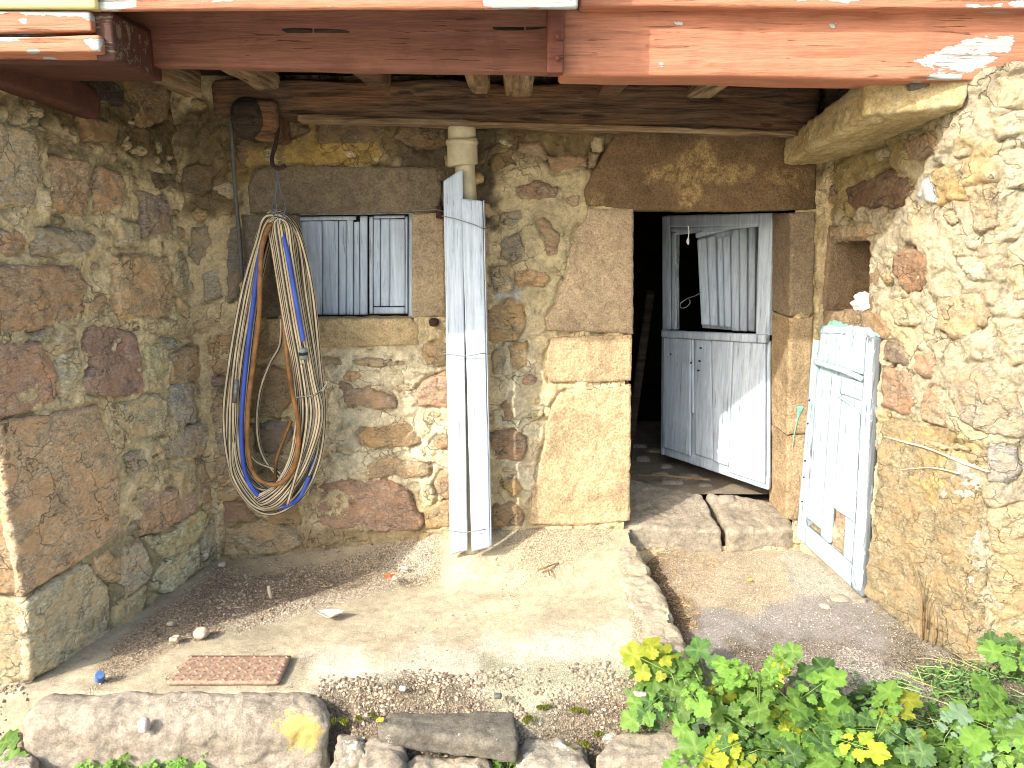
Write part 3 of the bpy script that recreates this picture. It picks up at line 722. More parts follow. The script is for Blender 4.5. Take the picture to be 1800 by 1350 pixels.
for i_, (p, c, H, d) in enumerate(bd):
    o = dressed_at(BW, p, c, H, d, parent=bwall)
    if i_ in (3, 0):      # pale crusts on the door lintel and its jamb
        n_ = len(o.data.vertices); co = np.zeros(n_ * 3); o.data.vertices.foreach_get('co', co); co = co.reshape(-1, 3) + np.array(o.location) + np.array([0, 4.3, 0]); X_, Z_ = co[:, 0] + 2.3, co[:, 2]; v_ = np.zeros(n_)
        for poly_ in ([(1130, 295), (1185, 285), (1240, 240), (1262, 285), (1330, 292), (1310, 320), (1235, 330), (1225, 365), (1190, 365), (1190, 325), (1130, 318)], [(1040, 335), (1065, 340), (1060, 362), (1034, 360)], [(1340, 300), (1400, 300), (1400, 330), (1350, 320)]):
            v_ = np.maximum(v_, sm(polysd(X_, Z_, BW.inv(poly_, g)) + .02 * fbm(co, 14, 3, 5), -.02, .03))
        at2 = o.data.attributes.new('stain', 'FLOAT', 'POINT'); at2.data.foreach_set('value', v_ * .8)
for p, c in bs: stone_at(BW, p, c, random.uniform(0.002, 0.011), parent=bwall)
for p, c in bs_extra: stone_at(BW, p, c, random.uniform(0.0, 0.008), parent=bwall, warp=0.02)
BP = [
    ([(395, 130), (1440, 130), (1440, 300), (1000, 330), (700, 300), (395, 300)], (.20, .145, .07), 0.12),  # darkest patches at the wall top: mostly shade put into the mortar colour
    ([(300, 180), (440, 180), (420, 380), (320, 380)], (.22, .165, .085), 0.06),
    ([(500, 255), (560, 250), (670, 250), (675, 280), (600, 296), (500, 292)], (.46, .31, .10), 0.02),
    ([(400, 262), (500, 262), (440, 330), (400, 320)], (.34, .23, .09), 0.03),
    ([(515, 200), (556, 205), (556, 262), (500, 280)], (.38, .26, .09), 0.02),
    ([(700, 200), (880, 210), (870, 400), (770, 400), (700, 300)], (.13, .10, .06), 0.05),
    ([(712, 296), (724, 296), (724, 560), (714, 560)], (.50, .38, .26), 0.008),
    ([(880, 270), (1030, 300), (1030, 390), (990, 570), (930, 560), (900, 420)], (.58, .48, .29), 0.04),
    ([(545, 608), (794, 606), (794, 880), (700, 850), (560, 860)], (.80, .69, .47), 0.05),  # pale mortar, lifted further with ground bounce light put into its colour
    ([(872, 560), (935, 560), (960, 700), (940, 900), (880, 820)], (.70, .61, .42), 0.04),
    ([(395, 905), (560, 930), (780, 930), (780, 1000), (380, 1000)], (.42, .31, .17), 0.03),
    ([(865, 500), (915, 500), (915, 530), (870, 530)], (.62, .58, .48), 0.012),
    ([(1380, 380), (1440, 380), (1436, 560), (1380, 560)], (.44, .34, .18), 0.02),
]
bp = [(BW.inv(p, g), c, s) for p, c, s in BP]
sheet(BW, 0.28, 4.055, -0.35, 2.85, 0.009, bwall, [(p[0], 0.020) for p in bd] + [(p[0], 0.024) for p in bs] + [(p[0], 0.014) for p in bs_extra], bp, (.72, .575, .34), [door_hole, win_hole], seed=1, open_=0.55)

# ------------------------------------------------------------------ left wall
lwall = empty('stone_wall', (-1.95, 3.7, 0), 'shaded side wall of mixed stones to the left of the hanging hoses', 'wall')
LS = [
    ([(-8, 742), (90, 727), (170, 712), (178, 745), (190, 765), (198, 800), (205, 850), (206, 940), (150, 978), (36, 1048), (10, 900)], (.50, .375, .245), 1),
    ([(-40, 600), (75, 605), (100, 650), (107, 704), (60, 724), (-10, 738), (-60, 742)], 'pink', 0),
    ([(-60, 470), (45, 465), (140, 468), (153, 500), (154, 552), (140, 570), (60, 580), (-60, 592)], 'brown', 0),
    ([(195, 450), (290, 448), (305, 500), (312, 552), (280, 562), (210, 560), (200, 520)], (.52, .38, .235), 0),
    ([(160, 575), (200, 572), (240, 590), (250, 640), (250, 690), (215, 697), (148, 690), (145, 670), (160, 640), (150, 610)], 'purple', 0),
    ([(97, 588), (135, 580), (137, 610), (103, 614)], 'grey', 0),
    ([(105, 622), (135, 612), (142, 650), (130, 700), (110, 698)], (.48, .43, .29), 0),
    ([(210, 712), (265, 692), (285, 700), (297, 730), (295, 762), (255, 772), (230, 765), (213, 740)], 'tan', 0),
    ([(302, 680), (335, 672), (345, 715), (345, 742), (312, 747), (300, 720)], (.46, .42, .34), 0),
    ([(280, 772), (343, 747), (366, 742), (368, 780), (345, 802), (300, 802)], 'grey', 0),
    ([(255, 602), (298, 612), (300, 660), (262, 665)], 'tan', 0),
    ([(302, 617), (353, 602), (360, 658), (325, 680), (297, 668)], 'brown', 0),
    ([(222, 802), (255, 787), (262, 820), (230, 837)], 'grey', 0),
    ([(308, 820), (345, 802), (347, 850), (315, 882)], 'tan', 0),
    ([(248, 882), (270, 862), (340, 858), (345, 900), (280, 935), (252, 942)], 'pink', 0),
    ([(277, 596), (295, 590), (320, 604), (315, 614), (285, 612)], 'slate', 0),
    ([(160, 980), (190, 966), (212, 985), (215, 1020), (190, 1022), (165, 1010)], (.54, .39, .24), 0),
    ([(204, 962), (250, 952), (268, 1000), (260, 1022), (218, 1058), (215, 1000)], 'grey', 0),
    ([(256, 948), (300, 935), (350, 895), (368, 905), (355, 940), (320, 975), (290, 982)], 'tan', 0),
    ([(272, 1008), (300, 982), (350, 955), (352, 1000), (300, 1042), (268, 1035)], 'cream', 0),
    ([(38, 1056), (148, 988), (190, 1030), (195, 1115), (130, 1160), (50, 1200)], (.52, .46, .32), 0),
    ([(200, 1068), (258, 1028), (255, 1075), (205, 1112)], 'sand', 0),
    ([(172, 292), (215, 300), (225, 340), (210, 370), (170, 372), (160, 322)], 'brown', 0),
    ([(250, 335), (290, 340), (305, 380), (300, 410), (252, 415)], (.36, .29, .23), 0),
    ([(65, 400), (110, 405), (165, 410), (160, 440), (110, 450), (65, 445)], 'slate', 0),
    ([(-40, 400), (45, 405), (50, 440), (-40, 455)], 'pink', 0),
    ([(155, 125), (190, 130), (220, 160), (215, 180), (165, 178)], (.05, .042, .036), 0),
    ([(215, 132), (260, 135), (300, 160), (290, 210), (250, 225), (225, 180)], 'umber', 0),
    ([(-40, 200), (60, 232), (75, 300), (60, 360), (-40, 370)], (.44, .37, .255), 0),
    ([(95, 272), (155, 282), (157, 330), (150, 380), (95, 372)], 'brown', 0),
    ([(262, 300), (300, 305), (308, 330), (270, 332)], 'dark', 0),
    ([(205, 382), (247, 395), (245, 435), (205, 432)], 'tan', 0),
    ([(312, 520), (345, 540), (350, 590), (318, 590), (315, 560)], 'tan', 0),
    ([(255, 560), (280, 566), (310, 560), (315, 588), (258, 590)], 'sand', 0),
    ([(60, 600), (90, 596), (92, 575), (62, 584)], 'sand', 0),
    ([(350, 690), (368, 690), (368, 735), (352, 738)], 'tan', 0),
    ([(352, 810), (372, 800), (376, 880), (358, 890)], 'brown', 0),
    ([(358, 930), (378, 915), (380, 965), (360, 985)], 'grey', 0),
    ([(320, 440), (335, 470), (340, 520), (315, 510), (308, 450)], 'grey', 0),
    ([(140, 200), (200, 215), (210, 250), (150, 245)], 'umber', 0),
]
g = (0.6, 1.2)
ls = [(LW.inv(p, g), tuple(min(.72, x * 1.42) for x in (jit(COLR[c]) if isinstance(c, str) else c)), k) for p, c, k in LS]
tk = [x[0] for x in ls]
ls_extra = fill(LW, 40, 0.03, 1.26, 0.02, 2.55, tk, [COLR['tan'], (.50, .43, .30), COLR['sand'], (.54, .45, .29), (.46, .37, .25)], 0.02, 0.05)
for p, c, k in ls:
    if k: dressed_at(LW, p, c, 0.018, 0.05, parent=lwall, name='quoin', mat=M['stone'], warp=0.006, rough=1.5)
    else: stone_at(LW, p, c, random.uniform(0.003, 0.014), parent=lwall)
for p, c in ls_extra: stone_at(LW, p, c, random.uniform(0.0, 0.009), parent=lwall, warp=0.02)
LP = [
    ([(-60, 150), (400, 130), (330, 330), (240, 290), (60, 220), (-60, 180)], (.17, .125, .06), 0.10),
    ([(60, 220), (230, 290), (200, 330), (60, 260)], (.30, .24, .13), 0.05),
    ([(10, 990), (200, 940), (400, 900), (390, 1000), (60, 1230)], (.42, .36, .22), 0.05),
    ([(130, 1000), (160, 1020), (150, 1140), (90, 1150)], (.40, .39, .33), 0.05),
]
lp = [(LW.inv(p, g), c, s) for p, c, s in LP]
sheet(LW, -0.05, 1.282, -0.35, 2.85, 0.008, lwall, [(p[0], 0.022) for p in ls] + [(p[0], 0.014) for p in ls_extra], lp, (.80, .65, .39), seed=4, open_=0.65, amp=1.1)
# sunlit end of the same wall
LFS = [([(-200, 748), (6, 744), (24, 900), (45, 1042), (-200, 1046)], (.44, .32, .19), 1), ([(-200, 1052), (46, 1050), (64, 1190), (-200, 1260)], (.52, .44, .28), 1),
       ([(-200, 560), (-14, 560), (-2, 738), (-200, 742)], (.40, .28, .18), 1)]
g = (0.2, 0.6)
for p, c, k in LFS: dressed_at(LF, LF.inv(p, g), c, 0.010, 0.06, parent=lwall, name='quoin', mat=M['stone'], warp=0.006, rough=1.5)
sheet(LF, 0.03, 1.2, -0.4, 2.85, 0.014, lwall, [(LF.inv(p, g), 0.02) for p, c, k in LFS], [], (.50, .41, .25), seed=6)

# ------------------------------------------------------------------ right wall
rwall = empty('stone_wall', (1.95, 3.6, 0), 'sunlit pale plastered rubble wall with a square niche above the small plank door', 'wall')
RS = [
    ([(1568, 447), (1600, 435), (1630, 441), (1633, 480), (1615, 510), (1590, 515), (1567, 480)], (.36, .235, .15)),
    ([(1675, 452), (1730, 460), (1740, 495), (1700, 492)], 'pale'),
    ([(1553, 657), (1562, 645), (1600, 656), (1606, 700), (1598, 730), (1550, 716)], (.42, .30, .21)),
    ([(1608, 622), (1640, 615), (1639, 658), (1625, 667), (1608, 645)], 'pink'),
    ([(1622, 692), (1640, 680), (1656, 690), (1655, 746), (1621, 738)], 'pink'),
    ([(1556, 600), (1575, 604), (1602, 636), (1595, 648), (1557, 632)], (.27, .22, .17)),
    ([(1690, 642), (1740, 638), (1790, 690), (1815, 770), (1745, 768), (1715, 758), (1682, 722), (1672, 680)], (.46, .40, .30)),
    ([(1735, 774), (1790, 792), (1797, 830), (1770, 855), (1735, 845)], (.44, .42, .38)),
    ([(1551, 738), (1640, 750), (1725, 778), (1730, 900), (1725, 1172), (1600, 1105), (1532, 1040), (1545, 850)], (.40, .33, .205)),
    ([(1487, 332), (1530, 315), (1560, 300), (1590, 310), (1607, 345), (1580, 365), (1530, 362), (1500, 366)], (.20, .135, .09)),
    ([(1447, 552), (1500, 545), (1548, 551), (1562, 585), (1540, 600), (1500, 582), (1452, 576)], 'brown'),
    ([(1440, 410), (1460, 395), (1530, 396), (1556, 410), (1530, 418), (1440, 424)], 'tan'),
    ([(1752, 140), (1810, 130), (1820, 190), (1752, 192)], 'pale'),
    ([(1745, 205), (1800, 195), (1810, 232), (1752, 246)], 'pale'),
    ([(1590, 250), (1640, 225), (1655, 262), (1600, 285)], 'brown'),
    ([(1700, 330), (1750, 325), (1760, 400), (1710, 410)], (.50, .41, .27)),
    ([(1640, 300), (1680, 290), (1690, 350), (1650, 360)], (.47, .36, .19)),
    ([(1760, 270), (1830, 262), (1830, 330), (1765, 335)], 'pale'),
    ([(1770, 430), (1840, 420), (1840, 520), (1780, 530)], 'pale'),
    ([(1650, 520), (1720, 515), (1735, 570), (1680, 600), (1650, 570)], (.52, .43, .28)),
    ([(1750, 560), (1830, 550), (1830, 640), (1770, 640)], 'pale'),
    ([(1560, 530), (1600, 528), (1612, 570), (1570, 575)], 'cream'),
    ([(1440, 330), (1470, 320), (1480, 350), (1450, 365)], 'brown'),
    ([(1605, 770), (1700, 790), (1705, 795), (1610, 776)], 'cream'),
    ([(1738, 900), (1800, 890), (1840, 1000), (1840, 1170), (1740, 1172)], (.52, .43, .27)),
]
g = (0.6, 1.2)
niche = RW.inv([(1437, 424), (1526, 419), (1524, 546), (1448, 550)], g)
rs = [(RW.inv(p, g), tuple(x * .86 for x in (jit(COLR[c]) if isinstance(c, str) else c))) for p, c in RS]
tk = [x[0] for x in rs] + [niche]
wall_top = RW.inv([(1655, 150), (1700, 128), (1745, 114), (1800, 104), (1900, 98)], (1.3, 2.5))
wall_top = [(wall_top[0][0] - .25, 3.3), (wall_top[0][0] - .25, wall_top[0][1])] + wall_top + [(2.9, wall_top[-1][1]), (2.9, 3.3)]
rs_extra = fill(RW, 90, 0.05, 2.2, 0.02, 2.5, tk, [COLR['pale'], COLR['cream'], (.58, .50, .34), COLR['sand'], COLR['tan']], 0.02, 0.07)
for i, (p, c) in enumerate(rs): stone_at(RW, p, c, random.uniform(0.004, 0.014) if i != 8 else 0.010, parent=rwall, warp=0.014, rough=1.3)
for p, c in rs_extra: stone_at(RW, p, tuple(x * .82 for x in c), random.uniform(0.0, 0.012), parent=rwall, warp=0.02, rough=1.3)
RP = [
    ([(1400, 240), (1520, 210), (1640, 215), (1600, 330), (1420, 420)], (.36, .28, .13), 0.10),
    ([(1640, 300), (1670, 290), (1690, 340), (1650, 350)], (.46, .30, .08), 0.02),
    ([(1620, 310), (1645, 320), (1645, 360), (1615, 345)], (.55, .55, .52), 0.02),
    ([(1690, 250), (1740, 250), (1740, 350), (1690, 350)], (.45, .34, .18), 0.04),
    ([(1545, 730), (1730, 770), (1720, 900), (1600, 900)], (.43, .33, .15), 0.06),
    ([(1660, 820), (1720, 800), (1700, 1080), (1650, 1000)], (.50, .48, .42), 0.05),
    ([(1555, 540), (1600, 530), (1610, 640), (1555, 640)], (.50, .42, .26), 0.03),
]
rp = [(RW.inv(p, g), c, s) for p, c, s in RP]
sheet(RW, -0.03, 2.5, -0.4, 2.95, 0.009, rwall, [(p[0], 0.022) for p in rs] + [(p[0], 0.016) for p in rs_extra], rp, (.46, .40, .28), [niche, wall_top], seed=8, open_=0.7, amp=1.25)
zt_ = min(p[1] for p in wall_top) - .01
block('wall_core', boxc(1.93, 3.3, 3.13, 3.6, 1.8, min(zt_, 2.52)), M['stone'], rwall, .03, .02, rocky(.01, 5, 2), color=(.46, .40, .28))
# niche lining
def spt(S, s, t, d): return S.P(s, t) - S.N(s, t) * d
ns = np.array(niche); a0, a1, c0, c1 = 0.03, ns[:, 0].max(), ns[:, 1].min(), ns[:, 1].max()
def ncorn(s0, s1, t0, t1, d0, d1): return [spt(RW, s, t, d) for s in (s0, s1) for t in (t0, t1) for d in (d0, d1)]
for nm, q in (('niche_back', (a0 - .03, a1 + .03, c0 - .03, c1 + .03, .29, .33)), ('niche_side', (a0 - .06, a0 + .012, c0 - .03, c1 + .03, .004, .30)), ('niche_side', (a1 - .012, a1 + .06, c0 - .03, c1 + .03, .012, .30)),
              ('niche_base', (a0 - .06, a1 + .06, c0 - .06, c0 + .016, .004, .30)), ('niche_head', (a0 - .06, a1 + .06, c1 - .016, c1 + .06, .004, .30))):
    block(nm, ncorn(*q), M['dressed'], rwall, 0.015, 0.006, rocky(0.006, 8, 3), color=(.26, .185, .115))
# plaster drip and scratched pale lines painted on the stone
def strip(name, wall, pts, wid, mat, parent, off=0.018, g=(0.6, 1.2)):
    st = wall.inv(pts, g); st = np.array(catmull([(a, b, 0) for a, b in st], 8))[:, :2]; V = []; F = []
    d = np.gradient(st, axis=0); d /= np.linalg.norm(d, axis=1)[:, None]; n = np.stack([-d[:, 1], d[:, 0]], 1)
    for k in range(len(st)):
        ww = wid if np.isscalar(wid) else np.interp(k / (len(st) - 1), np.linspace(0, 1, len(wid)), wid)
        for sgn, o in ((-1, off - 0.006), (0, off + 0.003), (1, off - 0.006)):
            a = st[k] + n[k] * sgn * ww * (1 + 0.3 * math.sin(k * 2.3 + sgn)); V.append(wall.P(a[0], a[1]) + wall.N(a[0], a[1]) * o)
    for k in range(len(st) - 1):
        for j in (0, 1): F.append([k * 3 + j, k * 3 + j + 1, k * 3 + j + 4, k * 3 + j + 3])
    return mk(name, V, F, mat, parent)
strip('pale_scratch', RW, [(1556, 766), (1590, 776), (1640, 790), (1700, 815), (1740, 828)], [0.002, .005, .003, .006, .002], M['scratch'], rwall, 0.0115)
strip('pale_scratch', RW, [(1580, 826), (1640, 822), (1690, 832)], 0.0025, M['scratch'], rwall, 0.0105)

for o in (bwall, lwall, rwall): o['kind'] = 'thing'

# ------------------------------------------------------------------ ground
def xyz(px, py, z): p = atz(px, py, z); return (p[0], p[1])
def gsheet(name, x0, x1, y0, y1, res, zf, patches, base, keep=None, grits=(), thick=None):
    nx = int((x1 - x0) / res) + 1; ny = int((y1 - y0) / res) + 1
    X, Y = np.meshgrid(np.linspace(x0, x1, nx), np.linspace(y0, y1, ny)); X = X.ravel(); Y = Y.ravel()
    P = np.stack([X, Y, np.zeros(len(X))], 1); C = np.tile(np.array(base, float), (len(X), 1)); G = np.zeros(len(X))
    for poly, col, soft, gr in patches:
        sd = polysd(X, Y, poly) + soft * 1.3 * fbm(P, 7, 5, 60); f = sm(sd, -soft, soft)[:, None]
        C = C * (1 - f) + np.array(col) * f; G = G * (1 - f[:, 0]) + gr * f[:, 0]
    Z = zf(X, Y, P) + G * (0.004 * perlin(P, 60, 3) + 0.004 * perlin(P, 25, 4))
    P[:, 2] = Z
    F = gridfaces(nx, ny, keep(X, Y) if keep else None); Vv, F, C, G = compact(P, F, C, G)
    return tag(mk(name, Vv, F, M['ground'], attrs={'tint': C, 'grit': G}), kind='structure')

KERB = [xyz(1112, 950, .19), xyz(1150, 1018, .16), xyz(1190, 1098, .13), xyz(1222, 1172, .10), xyz(1240, 1215, .07)]   # right edge of terrace
KX = np.array([p[0] for p in KERB])[::-1]; KY = np.array([p[1] for p in KERB])[::-1]
def kerbx(Y): return np.interp(Y, KY, KX)
def terr_z(X, Y, P=None):
    if P is None: P = np.stack([X, Y, np.zeros(len(X))], 1)
    top = np.interp(X, [-1.8, -1.4, -0.9, -0.5, 0.0, 0.8], [0.0, 0.03, 0.11, 0.165, 0.20, 0.20])     # height reached at the back wall
    wdt = np.interp(X, [-1.8, -0.6, 0.2, 0.8], [0.15, 0.30, 0.55, 0.9])
    f = np.clip((Y - (4.3 - wdt)) / wdt, 0, 1)
    base = 0.0 + 0.08 * sm(X, -0.4, 0.7) * sm(Y, 2.8, 3.6) + 0.03 * sm(X, -0.5, 0.8)
    z = base + (top - base) * f ** 1.6
    z = z - 0.06 * sm(-Y, -3.0, -2.88) - 0.30 * sm(-Y, -2.87, -2.78) - 0.26 * sm(-Y, -2.98, -2.90) * sm(-X, .66, .72) * (Y > 2.7)
    mound = 0.05 * np.exp(-(((X + 0.25) / 0.16) ** 2 + ((Y - 4.1) / 0.14) ** 2))
    return z + mound + 0.008 * fbm(P, 2, 4, 71) + 0.002 * fbm(P, 25, 3, 72)
def t_poly(pts, z=0.03): return [xyz(a, b, z) for a, b in pts]
SOIL = (.30, .235, .16)
tp = [
    (t_poly([(385, 985), (560, 960), (770, 975), (780, 1015), (640, 1030), (520, 1050), (420, 1080), (370, 1110), (290, 1130), (240, 1165), (150, 1210), (190, 1130)]), SOIL, 0.05, 1.0),
    (t_poly([(390, 1000), (560, 1000), (700, 1005), (600, 1030), (450, 1065), (330, 1090), (340, 1040)]), (.235, .18, .125), 0.04, 1.0),
    (t_poly([(395, 950), (720, 930), (760, 960), (600, 975), (400, 990)], .08), (.34, .27, .17), 0.04, 0.1),
    (t_poly([(700, 985), (760, 975), (770, 1000), (650, 1035), (560, 1060), (440, 1095), (400, 1090), (520, 1045), (640, 1025)]), (.40, .34, .25), 0.04, 0.8),
    (t_poly([(860, 950), (1060, 950), (1080, 975), (960, 1010), (900, 1040), (870, 1010)], .1), (.38, .31, .21), 0.05, 0.8),
    (t_poly([(760, 1120), (1120, 1120), (1150, 1240), (560, 1250), (590, 1190)]), (.45, .41, .32), 0.10, 0.3),
    (t_poly([(850, 1150), (1150, 1180), (1120, 1260), (860, 1260)]), (.30, .29, .20), 0.05, 0.4),
    (t_poly([(560, 1195), (740, 1170), (920, 1235), (1060, 1215), (1150, 1195), (1180, 1280), (560, 1290)]), (.17, .135, .095), 0.05, 1.0),
    (t_poly([(540, 1130), (640, 1125), (660, 1175), (560, 1195)]), (.52, .47, .37), 0.05, 0.1),
    (t_poly([(790, 985), (900, 985), (960, 1060), (900, 1100), (780, 1060)]), (.43, .37, .255), 0.08, 0.0),
    (t_poly([(1085, 1000), (1100, 990), (1150, 1180), (1130, 1180)], .1), (.36, .29, .20), 0.012, 0.6),
]
gsheet('terrace', -2.25, 0.95, 2.72, 4.34, 0.011, terr_z, tp, (.40, .345, .24), keep=lambda X, Y: X < kerbx(Y) + 0.012 * np.sin(Y * 31))
# the worn kerb stones along the terrace edge
kerb = empty('kerb', (0.7, 3.5, 0), 'row of worn sandstone blocks edging the raised terrace beside the gravel path', 'kerb'); kerb['kind'] = 'thing'
ks = [(2.78, 2.99), (3.0, 3.42), (3.43, 3.86), (3.87, 4.15)]
for i, (ya, yb) in enumerate(ks):
    w_ = (0.20, 0.22, 0.22, 0.16)[i]
    def cz(x, y): return float(terr_z(np.array([x]), np.array([y]))[0]) + 0.006
    c8 = []
    for sx in (0, 1):
        for y in (ya, yb):
            for top in (0, 1):
                xe = float(kerbx(y)) + 0.035; x = xe if sx else xe - w_; c8.append([x, y, cz(float(kerbx(y)) - 0.1, y) if top else -0.16])
    block('kerb_stone', c8, M['kerbrock'], kerb, 0.010, 0.055, rocky(0.020, 5, i + 3), attrs={'stain': lambda P, T: np.zeros(len(P))})

def path_z(X, Y, P=None):
    if P is None: P = np.stack([X, Y, np.zeros(len(X))], 1)
    z = 0.0 + 0.07 * sm(Y, 3.5, 4.25) - 0.13 * sm(-Y, -3.0, -2.5)
    # everything in front of the terrace drops to the lower ground
    low = -0.27 + 0.03 * fbm(P, 2, 3, 80)
    f = sm(X, 0.55, 0.95) ; z = low * (1 - f) + z * f
    z = np.where(Y < 2.5, z + (np.minimum(z, -0.24) - z) * sm(-Y, -2.5, -1.9), z)
    return z + 0.010 * fbm(P, 3, 4, 81)
pp_ = [
    (t_poly([(560, 1200), (1150, 1200), (1400, 1400), (0, 1400), (0, 1200)], -.2), (.12, .10, .06), 0.1, 1.0),
    (t_poly([(1140, 965), (1380, 960), (1400, 1040), (1330, 1070), (1230, 1060), (1180, 1040)], .04), (.35, .285, .195), 0.05, 0.3),
    (t_poly([(1370, 965), (1410, 950), (1525, 1050), (1400, 1045)], .03), (.36, .32, .25), 0.03, 0.2),
    (t_poly([(1110, 945), (1170, 980), (1215, 1080), (1230, 1160), (1200, 1160), (1150, 1060)], .02), (.20, .14, .085), 0.05, 1.0),
    (t_poly([(1560, 1060), (1700, 1180), (1700, 1230), (1500, 1200), (1570, 1130)], 0), (.22, .19, .14), 0.05, 1.0),
    (t_poly([(1300, 1160), (1800, 1180), (1900, 1420), (1200, 1420)], -.1), (.16, .13, .09), 0.12, 1.0),
    (t_poly([(1380, 1180), (1540, 1150), (1640, 1240), (1640, 1330), (1400, 1300)], -.05), (.33, .29, .24), 0.10, 1.0),
]
gsheet('path', -2.6, 3.0, 1.9, 4.33, 0.014, path_z, pp_, (.25, .225, .20), keep=lambda X, Y: (X > kerbx(Y) - 0.16) | (Y < 2.86))
# base tint of the path is gritty everywhere: set after building
pm = bpy.data.objects['path'].data.attributes['grit'].data
vals = np.zeros(len(pm)); pm.foreach_get('value', vals); pm.foreach_set('value', np.maximum(vals, 0.35))
nX = 60
def far(name='ground'):
    V = []; F = []
    rings = [(3.2, -0.30), (8, -0.32), (30, -0.4), (150, -0.6), (1200, -1.0)]; cx, cy = 0.2, 3.0; n = 48
    V.append((cx, cy, -0.30))
    for r, z in rings:
        for k in range(n): V.append((cx + r * math.cos(6.2832 * k / n), cy + r * math.sin(6.2832 * k / n), z))
    for k in range(n): F.append([0, 1 + k, 1 + (k + 1) % n])
    for q in range(len(rings) - 1):
        for k in range(n): a = 1 + q * n; F.append([a + k, a + n + k, a + n + (k + 1) % n, a + (k + 1) % n])
    V = np.array(V, float)
    return tag(mk(name, V, F, M['ground'], attrs={'tint': np.tile(np.array([.46, .42, .33]), (len(V), 1)), 'grit': np.zeros(len(V))}), kind='structure')
far()

# ------------------------------------------------------------------ big stones along the front
Z0 = {'stain': lambda P, T: np.zeros(len(P))}
def lich(pts, rad):
    def f(P, T):
        s = np.zeros(len(P))
        for q in pts: s = np.maximum(s, np.exp(-(((P - np.array(q)) ** 2).sum(1)) / rad ** 2))
        return s
    return {'stain': f}
# long block at lower left
ft = lambda px, py, z: atz(px, py, z)
zb = 0.035
B0, B1, B2, B3 = ft(80, 1203, zb), ft(560, 1204, zb - .01), ft(14, 1262, zb - .02), ft(592, 1262, zb - .03)
lo = lambda p, dx=0, dy=0, z=-0.36: [p[0] + dx, p[1] + dy, z]
c8 = [lo(B2, 0, -.03), list(B2), lo(B0, 0, 0), list(B0), lo(B3, -.03, -.03), list(B3), lo(B1), list(B1)]
lp1 = at(540, 1285, B3[1] - .02); lp2 = at(470, 1290, B3[1]-.02)
b = block('block_stone', c8, M['bench'], None, 0.011, 0.09, lambda P, T: rocky(0.016, 5, 3)(P, T) + 0.014 * sm(perlin(P, 6, 5), 0, .2) * 0.6, attrs=lich([lp1, at(530, 1300, lp1[1]), at(510, 1270, lp1[1])], 0.085))
tag(b, 'long grey-brown block of stone with a yellow lichen patch at its right end', 'stone block')
def freestone(name, px4, ztop, zbot, mat, label, seed=0, rnd=0.04, amp=0.016, cat='stone', parent=None, group=None, res=0.012, stain=None):
    """px4: top face corners in the photo: back-left, back-right, front-left, front-right"""
    a, b_, c, d = [atz(x, y, z) for (x, y), z in zip(px4, ztop if isinstance(ztop, (list, tuple)) else [ztop] * 4)]
    c8 = [lo(c, 0, 0, zbot), list(c), lo(a, 0, 0, zbot), list(a), lo(d, 0, 0, zbot), list(d), lo(b_, 0, 0, zbot), list(b_)]
    o = block(name, c8, mat, parent, res, rnd, rocky(amp, 5, seed), attrs=stain or Z0)
    return tag(o, label, cat, group) if label else o
freestone('stone_slab', [(690, 1250), (905, 1246), (662, 1276), (912, 1312)], -.035, -.13, M['darkslab'], 'dark grey flat slab with white lichen specks in the middle of the front edge', 5, .022, .014, 'stone slab', stain=lich([atz(668, 1272, -.03)], 0.012))
freestone('stone_slab', [(1078, 1285), (1200, 1284), (1040, 1330), (1240, 1345)], -.09, -.30, M['paleslab'], 'pale flat slab at the front edge beside the leafy plants', 6, .03, .018, 'stone slab')
for i, (q, z, m, lb) in enumerate([
    ([(590, 1282), (640, 1282), (585, 1312), (640, 1322)], -.10, 'lichrock', 'small white-lichened rock tucked against the end of the long block'),
    ([(585, 1318), (630, 1320), (570, 1350), (625, 1352)], -.17, 'lichrock', 'low white-spotted rock in the bottom row below the mossy rock'),
    ([(640, 1298), (720, 1300), (628, 1345), (700, 1356)], -.12, 'bench', 'rounded brown rock under the left end of the dark slab'),
    ([(725, 1322), (860, 1328), (690, 1362), (880, 1366)], -.16, 'paleslab', 'tan pitted stone under the dark slab'),
    ([(915, 1298), (1035, 1296), (905, 1346), (1045, 1350)], -.12, 'lichrock', 'white crusted rock between the dark slab and the pale slab'),
    ([(1052, 1262), (1090, 1262), (1046, 1282), (1085, 1286)], -.08, 'lichrock', 'knobby lichened rock behind the corner of the pale slab'),
    ([(15, 1280), (70, 1290), (-20, 1345), (60, 1360)], -.14, 'bench', 'rough rock at the foot of the long block near the left corner'),
]): freestone('rock', q, z, -.36, M[m], lb, 20 + i, .04, .032, 'rock', group='rough rocks bedded along the front edge')
# threshold
TH = empty('doorstep', (1.2, 4.3, .2), 'worn two-slab stone doorstep under the half-open door', 'doorstep')
freestone('step_slab', [(1096, 838), (1236, 868), (1052, 922), (1272, 934)], [.30, .28, .22, .20], .05, M['paleslab'], None, 31, .03, .014, parent=TH)
freestone('step_slab', [(1240, 862), (1372, 882), (1283, 934), (1404, 930)], [.285, .26, .20, .19], .05, M['paleslab'], None, 32, .03, .014, parent=TH)
c_ = [(1170, 812), (1205, 800), (1150, 785), (1215, 830), (1130, 800), (1180, 838), (1240, 842), (1280, 868), (1120, 775), (1195, 783), (1160, 825)]
for i, (x, y) in enumerate(c_):
    p = atz(x, y, .30); r = random.uniform(.05, .09)
    block('cobble', boxc(p[0] - r, p[0] + r, p[1] - r * .8, p[1] + r * .8, .20, .288 + random.uniform(-.01, .015)), M['bench'], TH, .015, .04, rocky(.012, 9, i), attrs=Z0)
